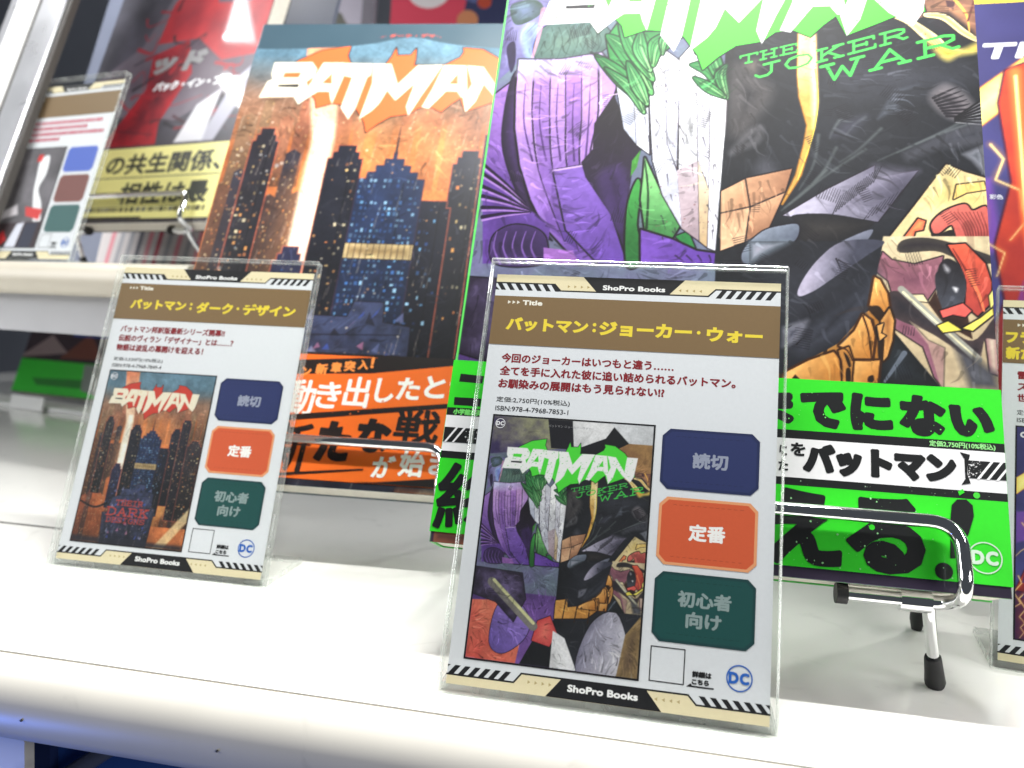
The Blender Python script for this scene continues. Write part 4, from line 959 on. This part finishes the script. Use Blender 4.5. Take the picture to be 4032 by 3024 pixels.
def mini_crimson(par, z):
    A = Art(-84, 0, 84, 257, 1.4); A.org = None
    A.tint(lambda X, Y, C: C*0+np.array([104, 100, 106])*(.6+.6*vnoise(X, Y, 40, 7)[..., None]))
    A.poly([(10, 225), (36, 236), (44, 190), (34, 150), (60, 110), (76, 60), (60, 50), (24, 130), (14, 180)], (236, 236, 240), soft=3, sm=1)
    A.poly([(0, 240), (16, 240), (14, 222), (-2, 222)], (206, 40, 40), soft=4); A.poly([(10, 104), (70, 96), (66, 70), (20, 80)], (206, 60, 60), soft=4)
    A.poly([(-84, 84), (-20, 110), (-8, 84), (-84, 66)], (206, 200, 206), soft=6); A.poly([(-84, 60), (84, 66), (84, 0), (-84, 0)], (52, 36, 42), soft=4)
    A.poly([(-20, 0), (0, 60), (24, 64), (16, 0)], (214, 216, 230), soft=4); A.poly([(-70, 0), (-40, 44), (-20, 20), (-40, 0)], (200, 36, 40), soft=5); A.poly([(24, 0), (30, 60), (70, 64), (66, 0)], (44, 46, 66), soft=4)
    A.build('picture', M_paper, par, w=z+.05, fit=(-39.7, 7.7, 9.2, 79.4))

def badge_set(blue, orange, green, txt=True):
    T = lambda *a: list(a) if txt else []
    return [('dark blue badge', 11.9, 61, 39.8, 79.1, *blue, T(('読切', 20.9, 67.6, 31.1, 4.8))),
            ('orange badge', 12.2, 39.4, 39.9, 58.8, *orange, T(('定番', 20.9, 46.6, 31.2, 4.9))),
            ('dark green badge', 12.3, 18.4, 40, 37.5, *green, T(('初心者', 18.9, 28.2, 33.6, 4.5), ('向け', 21.4, 22.7, 31.1, 4.5)))]
BL = ((40, 50, 98), (32, 42, 84), (148, 154, 174)); ORG = ((206, 90, 54), (226, 156, 110), (240, 240, 238)); GR = ((20, 74, 72), (22, 62, 64), (138, 156, 156))

title_card('front title card with purple and black small cover, nearest to the shelf edge', (0, 0, 3), 0, R(20.742), mini_violet,
           [('バットマン', -39.7, 107.6, -13.2, 4.7), (':', -11.9, 108.3, -10.7, 3.2), ('ジョーカー', -9.8, 107.4, 18.7, 4.8), ('・', 20.1, 109.2, 21.3, 1.2), ('ウォー', 23.1, 107.0, 39.6, 4.8)],
           [('今回のジョーカーはいつもと違う……', 13.9), ('全てを手に入れた彼に追い詰められるバットマン。', 32.3), ('お馴染みの展開はもう見られない!?', 11.6)],
           ('定価:2,750円(10%税込)', -16.7), ('ISBN:978-4-7968-7853-1', -16.9), badge_set(BL, ORG, GR))
title_card('title card with small orange city cover, standing left in front of orange banded book', (-181.83, 63.24, 3), R(1.24), R(19.824), mini_dusk,
           [('バットマン', -37.8, 107.6, -11.3, 4.7), (':', -9.6, 108.3, -8.4, 3.2), ('ダーク', -6.3, 107.0, 10.6, 5.2), ('・', 12.3, 109.2, 13.5, 1.2), ('デザイン', 15.3, 107.0, 39.2, 5.2)],
           [('バットマン邦訳版最新シリーズ開幕!!', 9.2), ('伝説のヴィラン「デザイナー」とは……？', 13.9), ('物語は波乱の幕開けを迎える！', 1.0)],
           ('定価:3,520円(10%税込)', -16.5), ('ISBN:978-4-7968-7849-4', -16.6), badge_set(BL, ORG, GR))
title_card('partly hidden title card at right edge behind the green banded book', (167.3, 62.4, 3), R(-9), R(20.4), mini_flame,
           [('フラッ', -43.6, 110.2, -30.6, 4.6), ('新たな', -43.6, 104.2, -30.2, 4.9)],
           [('雷と化し', None), ('スーパー', None), ('世界最', None)], ('定価:2,2', None), ('ISBN:978', None), badge_set(BL, ORG, GR))
title_card('blurred title card with grey and red cover on upper left shelf', (-402.5, 238.2, 131.4), R(-12.9), R(18.9), mini_crimson, [], [], None, None,
           badge_set(((80, 104, 190), (104, 124, 204), (200, 208, 230)), ((120, 76, 72), (140, 96, 90), (150, 110, 100)), ((60, 98, 98), (84, 116, 116), (110, 140, 138)), False))

# ------------------------------------------------------------------ books
def book(label, loc, yaw, tilt, T, paint, res, mat, spine, top=257, bow=None):
    t = thing('comic_book', label, 'book', loc, (R(90)-tilt, 0, yaw), 'comic books on display')
    bm = bmesh.new(); box_bm(bm, -83.2, 83.4, .5, 256.3, -T+.7, -.7); bm_obj('pages', bm, M_pages, t)
    bm = bmesh.new()
    box_bm(bm, -83.3, 84, 0, 257, -.65, -.12); box_bm(bm, -83.3, 84, 0, 257, -T, -T+.55)
    # rounded spine
    n = 6; a = []
    for k in range(n+1):
        an = math.pi/2+math.pi/2*k/n
        a.append((-83.3+.9*math.cos(an), -1.02+.9*math.sin(an)))
    a += [(-84.2, -T+.9), (-83.3, -T), (-83.25, -T), (-83.25, -.12)]
    A0 = [bm.verts.new((x*S, 0, z*S)) for x, z in a]; A1 = [bm.verts.new((x*S, 257*S, z*S)) for x, z in a]
    for k in range(len(a)): j = (k+1) % len(a); bm.faces.new((A0[k], A0[j], A1[j], A1[k]))
    bm.faces.new(A0); bm.faces.new(A1[::-1])
    bm_obj('cover', bm, spine, t)
    A = paint(res)
    A.build('cover_print', mat, t, w=.0, bow=bow)
    return t

def obi_body(t, col, y0, y1):
    bm = bmesh.new(); box_bm(bm, -84.6, 84.5, y0, y1, .06, .2)
    box_bm(bm, 84.32, 84.5, y0, y1, -14.8, .055); box_bm(bm, -84.6, -84.42, y0, y1, -14.8, .055)
    return bm_obj('paper_band', bm, plain('band_stock', ink(col), .5, noise=.04), t)

def art_violet(res):
    A = Art(-84.2, 0, 84, 257, res, H=H1); paint_violet(A); finish_violet(A); A.org = None
    A.poly([(-84, 0), (84, 0), (84, 5), (-84, 5)], (58, 44, 66), (40, 36, 52), [(-84, 0), (84, 0)], tex=.4, tsc=8)
    A.poly([(-83, 0), (-40, 0), (-40, 4), (-83, 4)], (140, 84, 66), (96, 60, 56), None, tex=.3)
    A.org = (0, 0, 1); return A
M_sp1 = plain('green_spine', ink((80, 200, 84)), .35, noise=.05)
def bow1(U, V): return .9*((V-128)/128)**2*0+.5*np.sin(np.clip((V-60)/200, 0, 1)*math.pi)
b1 = book('big comic book with bright green paper band and purple and black cover', (25.613, 25.987, 36.178), R(.416), R(22.295), 15, art_violet, .30, M_cover, M_sp1)
G_ = (50, 216, 40)
o = obi_body(b1, G_, 3.3, 61.0)
s = Sheet(.0008, .22); K_ = (22, 24, 26)
s.rect(-84.5, 3.3, 84.45, 61, G_)
s.rect(-84.5, 41.7, 84.45, 44.4, K_); s.rect(-84.5, 29.6, 84.45, 41.7, (238, 238, 240)); s.rect(-84.5, 27.2, 84.45, 29.6, K_)
s.poly([(-81.6, 56.3), (-73.5, 55.9), (-73.8, 53.2), (-81.8, 53.4)], K_); s.poly([(-82.6, 48.0), (-73.4, 48.0), (-73.5, 45.2), (-82.5, 45.2)], K_)
for ch, x0, y0, x1, y1, sh_ in (('ま', 11.5, 45.6, 25.6, 57.6, 0), ('で', 27.0, 45.4, 40.6, 57.4, .02), ('に', 42.0, 45.6, 54.2, 57.6, -.03), ('な', 55.8, 45.0, 69.0, 58.0, 0), ('い', 70.4, 45.8, 82.4, 55.6, -.08)):
    s.text(ch, x0, y0, x1, y1=y1, col=K_, bold=2.0, shear=sh_)
s.text('小学館集英', -82.3, 41.95, -72.6, h=2.2, col=(120, 226, 110), bold=.25)
s.text('定価2,750円(10%税込)', 64.0, 41.95, 82.0, h=2.1, col=(150, 226, 140), bold=.12)
s.text('バットマン', 28.2, 31.0, 71.2, h=9.6, col=K_, bold=1.7)
s.text('を', 24.6, 36.3, 29.0, h=4.2, col=K_, bold=.35); s.text('に', 21.4, 36.0, 23.6, h=3.4, col=K_, bold=.3); s.text('た', 21.2, 31.4, 24.0, h=3.4, col=K_, bold=.3)
s.poly([(72.3, 41), (75, 40.4), (74.2, 37.5), (74.0, 34.5), (74.8, 31.8), (72.3, 31.2), (73.4, 33), (73.4, 39)], K_)
s.rect(74.2, 33.4, 84.4, 38.7, K_); s.multi([[(76.4+k*2.6, 33.2), (77.2+k*2.6, 33.2), (81.4+k*2.6, 38.9), (80.6+k*2.6, 38.9)] for k in range(2)]+[[(81.6, 33.2), (82.4, 33.2), (84.45, 36), (84.45, 37)]], (238, 238, 240))
s.rect(-84.4, 32.6, -72.5, 37.6, K_); s.multi([[(-84+k*2.6, 32.5), (-83.3+k*2.6, 32.5), (-79.8+k*2.6, 37.7), (-80.6+k*2.6, 37.7)] for k in range(2)], (238, 238, 240))
s.speckle(-77, 33, -72.6, 37.4, 40, .06, .3, (220, 220, 222)); s.speckle(74.4, 33.6, 78, 38.5, 46, .06, .3, (220, 220, 222))
for ch, x0, y0, x1, y1, bo in (('終', -84.0, 3.6, -61, 26.0, 1.1), ('え', 17.6, 3.5, 39.4, 26.4, 2.7), ('る', 40.4, 3.5, 62.0, 25.8, 2.7)):
    s.text(ch, x0, y0, x1, y1=y1, col=K_, bold=bo)
s.poly([(68.4, 9.6), (69.8, 9.8), (73.6, 17.2), (75.2, 22.4), (75.0, 25.4), (73.4, 27.0), (70.9, 26.8), (69.4, 25.0), (68.9, 21)], K_)
s.disc(66.6, 5.9, 2.4, K_)
s.multi([[(71.6, 28), (73, 29), (72.6, 30), (71.2, 29.2)]], G_); s.disc(76.2, 28.4, .9, (70, 210, 60)); s.speckle(22, 4, 70, 26, 70, .06, .34, (150, 220, 150)); s.speckle(22, 27.3, 84, 29.4, 14, .05, .2, (190, 220, 190))
s.speckle(24, 46, 82, 57, 40, .06, .28, (120, 226, 110)); s.disc(47.6, 16.6, .8, G_)
o = s.build('band_print', M_obi, o)
e = Sheet(.0008, .36); disc_emblem(e, 77.6, 10.7, 4.3, (204, 226, 208), .34); e.build('emblem', M_obi, b1)

def art_dusk(res):
    A = Art(-84.2, 0, 84, 257, res, H=H2); paint_dusk(A); finish_dusk(A); return A
def bow2(U, V):
    t = np.clip((V-236)/21, 0, 1)
    return t*t*(2.2*np.sin((U+40)/26)-2.6)
b2 = book('comic book with orange paper band and orange city dusk cover, leaning behind left title card', (-127.369, 96.92, 33.552), R(3.98), R(27.16), 15, art_dusk, .42, M_film, plain('teal_spine', (.05, .09, .12), .35), bow=bow2)
O_ = (244, 112, 36); KK = (30, 24, 24)
o = obi_body(b2, O_, 3.0, 61.6)
s = Sheet(.0008, .22); s.rect(-84.5, 3, 84.45, 61.6, O_)
s.poly([(-84.5, 59.6), (-84.5, 61.6), (84.45, 61.6), (84.45, 60.0), (-20, 60.4)], KK)
s.poly([(-20.5, 57.6), (8, 60.0), (84.4, 61.4), (84.4, 58.6), (49, 55.8), (8, 49.5), (-20.5, 46.8), (-84.4, 46), (-84.4, 50)], KK)
s.poly([(-84.4, 58.6), (-20.5, 58.9), (13, 60.6), (-20.5, 60.4), (-84.4, 60.6)], O_)
s.poly([(14, 60.6), (49.2, 60.3), (84.4, 60.2), (84.4, 52), (49.2, 48.6), (49, 47), (20, 49.8), (12, 56)], KK)
s.poly([(12, 52.6), (49.2, 58.4), (84.4, 62-2), (84.4, 34), (49.2, 33), (-20, 29), (-20, 46.8), (-84.4, 40), (-84.4, 46), (-20, 50.6)], O_)
for ch, x0, y0, w, h in (('ン', -20.0, 49.6, 4.6, 4.6), ('新', -13.6, 50.8, 5.6, 5.4), ('章', -6.8, 52.0, 5.0, 5.3), ('突', -.8, 53.0, 5.2, 5.3), ('入', 5.4, 54.2, 4.8, 4.8)): s.text(ch, x0, y0, x0+w, h=h, col=(250, 150, 70), bold=.55)
s.text('！', 11.0, 55.2, 12.6, h=5.2, col=(250, 150, 70), bold=.5)
for ch, x0, y0, w, h in (('動', -24.5, 31.0, 13, 17), ('き', -11.2, 35.0, 11.2, 12.6), ('出', 1.2, 36.2, 11.4, 14.6), ('し', 15.0, 39.2, 8.6, 11.4), ('た', 24.6, 41.0, 10.2, 10.6), ('と', 36.8, 42.6, 9.0, 10.4), ('き', 47.6, 43.6, 9.0, 10.6)): s.text(ch, x0, y0, x0+w, h=h, col=(252, 250, 246), bold=.75, shear=.04)
s.poly([(-20.2, 28.6), (49, 38.4), (84, 43), (84, 45), (49, 40.6), (-20.2, 31.4), (-84, 24), (-84, 22)], KK)
for ch, x0, y0, w, h, bo in (('新', -27.0, 5.6, 17.6, 22.6, 1.1), ('た', -7.0, 11.0, 15.0, 18.6, 2.4), ('な', 9.6, 16.2, 15.4, 15.6, 2.3), ('戦', 26.0, 21.6, 19.6, 15.4, .95), ('い', 48, 26, 14, 14, 2)): s.text(ch, x0, y0, x0+w, h=h, col=KK, bold=bo, shear=.06)
for ch, x0, y0, w, h in (('が', 19.4, 5.6, 9.8, 10.0), ('始', 30.8, 7.0, 10.8, 11.8), ('ま', 43.6, 8.6, 8.6, 11), ('る', 54, 9.6, 8, 10)): s.text(ch, x0, y0, x0+w, h=h, col=(252, 250, 246), bold=.75, shear=.04)
s.poly([(-84, .0+3.2), (-20, 3.6), (16, 8.4), (16, 9.2), (-20, 5.0), (-84, 4.2)], KK); s.poly([(12, 3.05), (84.4, 3.05), (84.4, 13), (49, 7.2), (22, 3.7)], KK)
s.speckle(-20, 26, 50, 42, 40, .08, .5, O_); s.speckle(-22, 4, 48, 34, 60, .06, .3, (236, 130, 70))
o = s.build('band_print', M_obi, o)
e = Sheet(.0008, 0); disc_emblem(e, -70.9, 249.5, 5.2, (232, 226, 176), .5)
e.text('バットマン ダーク・デザイン', -34, 247.2, 22.6, h=2.6, col=(214, 96, 84), bold=.2)
for i, (x, y, z) in enumerate(e.v): e.v[i] = (x, y, z+.12+float(bow2(np.array(x), np.array(y))))
e.build('lettering', M_film, b2)

def art_flame(res):
    A = Art(-84.2, 0, 84, 257, res); paint_flame(A)
    A.poly([(-84, 0), (84, 0), (84, 0.1)], (60, 40, 80)); return A
b3 = book('partly hidden comic book with navy and fiery red cover at right edge', (212, 112, 36), R(-4), R(22.3), 14, art_flame, .6, M_cover, plain('navy_spine', (.03, .03, .09), .4))
e = Sheet(.0008, .1); e.text('TI', -78, 213.6, -60, h=8.5, col=(236, 238, 244), bold=.9, shear=.3)
e.rect(-84, 244.5, 84, 257, (236, 206, 70)); e.build('lettering', M_cover, b3)
e = Sheet(.0008, .1); e.text('彩色', -74.8, 141.6, -69.6, h=2.4, col=(210, 210, 226), bold=.15); e.build('credit_lettering', M_cover, b3)

def art_crimson(res):
    A = Art(-84.2, 0, 84, 257, res); paint_crimson(A); return A
b4 = book('blurred dark red comic book with yellow paper band on upper left shelf', (-378.97, 301.26, 162.26), R(-15), R(20.11), 15, art_crimson, .9, M_film, plain('charcoal_spine', (.05, .05, .06), .4))
Y_ = (248, 242, 160)
o = obi_body(b4, Y_, 3, 60)
s = Sheet(.0008, .22); s.rect(-84.5, 3, 84.45, 60, Y_)
s.text('の共生関係、', -34, 38, 82, h=17, col=(62, 66, 60), bold=1.3); s.text('相性は最', -10, 14, 78, h=17.5, col=(62, 66, 60), bold=1.3)
s.rect(-84, 35.2, 84, 36, (90, 92, 80))
q = random.Random(6); x = -50
while x < 80: w_ = q.uniform(1.5, 5); s.rect(x, 8.2, x+w_, 12, q.choice([(92, 88, 60), (70, 74, 60), (130, 130, 110)])); x += w_+q.uniform(.4, 1.6)
s.rect(-84, 3, 20, 4.4, (60, 60, 50))
o = s.build('band_print', M_obi, o)
e = Sheet(.0008, .15); e.text('バック・イン・ブラック', -12, 107, 82, h=8.2, col=(240, 240, 244), bold=1.3, shear=.15)
e.build('lettering', M_film, b4)
e = Sheet(.0008, .15); e.text('ッド', -22, 122, 32, h=18, col=(150, 150, 152), bold=3, shear=.2); e.build('title_lettering', M_film, b4)

# ------------------------------------------------------------------ wire easels
def easel(label, loc, yaw, tilt, x0, x1, feet=True, stub=29, inset=9.4, base=0):
    """lip loop in front of the book, bars below, feet with rubber tips, back rest; local axes: x along shelf, z up"""
    t = thing('wire_easel', label, 'easel', loc, (0, 0, yaw), 'chrome wire book easels')
    h = loc[2]-base
    c = math.cos(tilt); sn = math.sin(tilt)
    def pf(x, v, w): return (x, v*sn-w*c, v*c+w*sn)       # point in front of the cover
    yb, zb = 6.2, -5.0
    lip = [(x1-stub, yb, zb), (x1+.5, yb, zb), pf(x1, -1.0, 7.2), pf(x1, 19.2, 4.2), pf(x0, 19.2, 4.2), pf(x0, -1.0, 7.2), (x0-.5, yb, zb), (x0+stub, yb, zb)]
    pts = fillet(lip, 8.5, 8)
    tube('front_lip', pts, 2.05, M_chrome, t, 18)
    for sx, xe in ((1, x1), (-1, x0)):
        xs = xe-sx*inset
        tube('sleeve', [(xs-4.2, yb, zb), (xs+4.2, yb, zb)], 3.3, M_chrome, t, 20)
        if stub > 10: tube('rubber_cap', [(xe-sx*(stub-1), yb, zb), (xe-sx*(stub+2.2), yb, zb)], 3.1, M_rubber, t)
        bx = xs+sx*4; fx = xs+sx*12.6; fy = yb+15.6
        leg = fillet([(bx, yb+.4, zb-.5), (bx+sx*1.0, yb+2.4, zb-5), (fx, fy, -h+1)], 3)
        tube('leg', leg, 1.78, M_chrome, t)
        u = Vector((fx, fy, -h))-Vector((bx+sx, yb+2.4, zb-5)); P = Vector((bx+sx, yb+2.4, zb-5))
        f0 = P+u*.56
        rb = [f0+(Vector((fx, fy, -h+.2))-f0)*k for k in (0, .04, .5, .86, .95, 1)]
        tube('rubber_foot', rb, [2.2, 2.45, 2.75, 3.05, 2.7, 1.6], M_rubber, t)
        if not feet: continue
        ry = yb+66; rx = fx+sx*8
        tube('back_leg', fillet([(xs, yb, zb), (xs, yb+14, zb+4), (rx, ry, -h+14)], 6), 1.7, M_chrome, t)
        tube('rubber_foot', [(rx, ry, -h+17), (rx, ry, -h+4), (rx, ry+.3, -h+.2)], [2.4, 2.7, 1.8], M_rubber, t)
        tube('back_rest', fillet([(xs, yb+1, zb), pf(xs, -2, -19.5), pf(xs, 150, -19.5), pf(xs-sx*20, 156, -19.5)], 6), 1.7, M_chrome, t)
    return t
easel('chrome wire easel holding the green banded book, with black rubber feet', (25.613, 25.987, 36.178), R(.416), R(22.295), -66, 70.2)
easel('chrome wire easel holding the orange banded book', (-127.369, 96.92, 33.552), R(3.98), R(27.16), -52, 50.4, stub=3, inset=-1)
easel('blurred chrome wire easel under the yellow banded book', (-378.97, 301.26, 162.26), R(-15), R(20.11), -62, 66, feet=False, stub=20, base=128.6)

# ------------------------------------------------------------------ left corner unit
YL = R(-12.9)
up = thing('cream_shelf_slab', 'blurred cream shelf slab with rounded edge at upper left', 'shelf', (-402.5, 238.2, 0), (0, 0, YL))
bm = bmesh.new()
pr2 = [(-18, 127.2), (-22, 128.2), (-27, 127.0), (-30, 123), (-30.5, 117), (-28.5, 111.5), (-24, 109), (-18, 109.3)]
sweep(bm, pr2, -420, 172); bm_obj('front_rail', bm, plain('dark_cream_rail', (.50, .46, .38), .4, noise=.12, scale=30), up, smooth=True, auto=60)  # even cream, darker than the main shelf's rail
box('board', (-420, 172, -17.9, 330, 112, 128.4), M_white, up)
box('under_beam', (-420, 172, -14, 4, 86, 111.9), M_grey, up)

# leaning display rails far left
ra = thing('display_rail', 'pale leaning metal rail with red printed pattern at far left', 'rail', (-560, 262, 128.5), (R(90)-R(20), 0, YL))
box('rail', (100, 126, 0, 420, -8, 0), M_steel, ra, bevel=1)
box('gap_strip', (126.1, 130.5, 0, 420, -7, -2), M_dark, ra)
box('rail', (70, 94, 0, 420, -9, -1), M_foam, ra, bevel=1)
box('gap_strip', (94.1, 99.9, 0, 420, -7, -2), M_dark, ra)
box('rail', (58, 69.8, 0, 420, -12, -3), M_steel, ra, bevel=1)
s = Sheet(); q = random.Random(8)
for _ in range(14):
    cx, cy = q.uniform(76, 88), q.uniform(130, 400)
    for a_ in range(4): an = q.uniform(0, 6.3); s.poly([(cx, cy), (cx+6*math.cos(an), cy+6*math.sin(an)), (cx+5*math.cos(an+.4), cy+5*math.sin(an+.4))], (220, 150, 160))
s.build('red_pattern', M_paper, ra, w=-1)
pk = thing('poster_panel', 'blurred dark poster with red flame shapes behind upper left card', 'poster', (-420, 372, 128.5), (R(90)-R(18), 0, YL))
box('board', (-130, 140, 0, 420, -4, 0), plain('dark_poster', ink((118, 124, 142)), .4, noise=.35, scale=14), pk)
s = Sheet(.02, .05); s.poly([(-128, 60), (-84, 64), (-86, 190), (-96, 170), (-118, 140)], (226, 62, 54)); s.poly([(-96, 60), (-40, 60), (-66, 150), (-84, 180)], (216, 50, 50)); s.poly([(-120, 80), (-108, 150), (-104, 90)], (60, 40, 52)); s.poly([(-58, 60), (-46, 100), (-34, 60)], (214, 190, 200))
s.poly([(-40, 100), (6, 270), (16, 280), (0, 170)], (232, 232, 238)); s.poly([(-44, 60), (-30, 120), (0, 180), (10, 130), (-10, 60)], (190, 120, 130)); s.build('print', M_film, pk)

mg = thing('magazine', 'blurred white and pink magazine below the yellow banded book', 'magazine', (-372, 352, 128.6), (R(90)-R(14), 0, R(-15)))
box('board', (-90, 100, 0, 60, -3, 0), M_foam, mg)
s = Sheet(.02, .03); s.rect(-90, 0, 100, 60, (214, 208, 208)); s.rect(58, 0, 74, 60, (206, 70, 140)); s.rect(74, 0, 100, 60, (84, 56, 66)); q = random.Random(12)
for k in range(12): x = -80+k*11; s.poly([(x, 8), (x+5, 8), (x+9, 50), (x+4, 50)], q.choice([(190, 96, 110), (120, 120, 130), (170, 170, 176), (226, 150, 160)]))
s.build('print', M_paper, mg)

# things under the upper slab
gb = thing('comic_book', 'blurred comic book with narrow green paper band under the cream slab', 'book', (-562, 470, 11), (R(90)-R(20), 0, YL), 'comic books on display')
box('pages', (-83, 83, .5, 256, -12, -.6), M_pages, gb); box('cover', (-84, 84, 0, 257, -.5, 0), plain('plum_cover', ink((70, 56, 66)), .4, noise=.4, scale=40), gb)
s = Sheet(.02, .05); s.rect(-84, 36, 84, 257, (66, 52, 62)); s.poly([(-84, 40), (-50, 62), (-20, 44), (-84, 37)], (150, 130, 134)); s.poly([(-30, 38), (4, 66), (30, 40)], (120, 70, 62)); s.poly([(20, 38), (60, 70), (84, 46)], (96, 88, 96)); s.rect(-20, 62, 84, 74, (56, 76, 156)); s.poly([(-10, 96), (60, 140), (84, 130), (84, 90), (20, 70)], (110, 100, 108)); s.poly([(-60, 70), (-20, 110), (0, 70)], (130, 96, 84)); s.poly([(10, 64), (40, 86), (62, 64)], (96, 40, 44)); s.rect(0, 104, 84, 124, (52, 70, 140))
s.build('cover_print', M_cover, gb)
s = Sheet(.02, .3); s.rect(-84, 1, 84, 36, (50, 196, 50)); s.poly([(-60, 16), (20, 19), (20, 10), (-50, 9)], (38, 130, 44)); s.poly([(8, 34), (40, 35), (50, 20), (40, 4), (14, 8)], (130, 140, 134)); s.rect(-84, 35, 84, 36, (28, 90, 30)); s.build('paper_band', M_obi, gb)
for x_, y_, w_, lb in ((-588, 446, 46, 'white price tag standing below the green banded book under the slab'),):
    tg = tag(box('price_tag', (-w_/2, w_/2, -1, 1, 0, 13), M_foam), lb, 'tag'); tg.location = (x_*S, y_*S, 0); tg.rotation_euler = (R(-12), 0, YL)
rs = tag(box('riser', (-140, 130, -1.5, 40, 0, 3.5), M_foam), 'low white riser strip under the green banded books at left', 'riser', kind='thing'); rs.location = (-585*S, 452*S, 0); rs.rotation_euler = (0, 0, YL)

# ------------------------------------------------------------------ far background
wl = tag(box('back_wall', (-1600, 900, 0, 20, -300, 1500), M_wall), kind='structure'); wl.location = (0, 1.05, 0); wl.rotation_euler = (0, 0, R(-6))
rd = thing('red_book', 'blurred red book with white disc far behind, above orange cover', 'book', (-247, 700, 415), (R(90)-R(10), 0, R(8)))
box('cover', (-82, 92, 0, 240, -10, 0), plain('red_cover', ink((236, 84, 106)), .4), rd)
s = Sheet(.05, .06); s.rect(-82, 0, 92, 240, (238, 88, 110)); s.disc(-40, 64, 27, (248, 240, 242)); s.ring(-40, 72, 14, 4, (236, 96, 116)); s.poly([(-4, 0), (92, 0), (92, 90), (20, 80), (4, 50)], (70, 74, 110)); s.disc(6, 24, 12, (224, 150, 110)); s.disc(24, 46, 8, (206, 90, 70)); s.poly([(-2, 50), (14, 44), (22, 66), (4, 70)], (110, 120, 170)); s.build('print', M_cover, rd)
gy = thing('boxed_set', 'blurred pale grey boxed set beside the far red book', 'box', (-410, 690, 415), (R(90)-R(10), 0, R(8)))
box('case', (-78, 58, 0, 240, -14, 0), plain('lavender_case', ink((196, 190, 206)), .4, noise=.1), gy)
s = Sheet(.05, .06); s.poly([(-20, 0), (40, 0), (20, 34), (-4, 44), (-20, 40)], (120, 120, 112)); s.rect(44, 0, 58, 240, (140, 136, 146)); s.poly([(-70, 0), (-60, 0), (-40, 240), (-56, 240)], (110, 112, 130)); s.build('print', M_cover, gy)

bpy.data.objects.remove(_to); bpy.data.curves.remove(_tc)
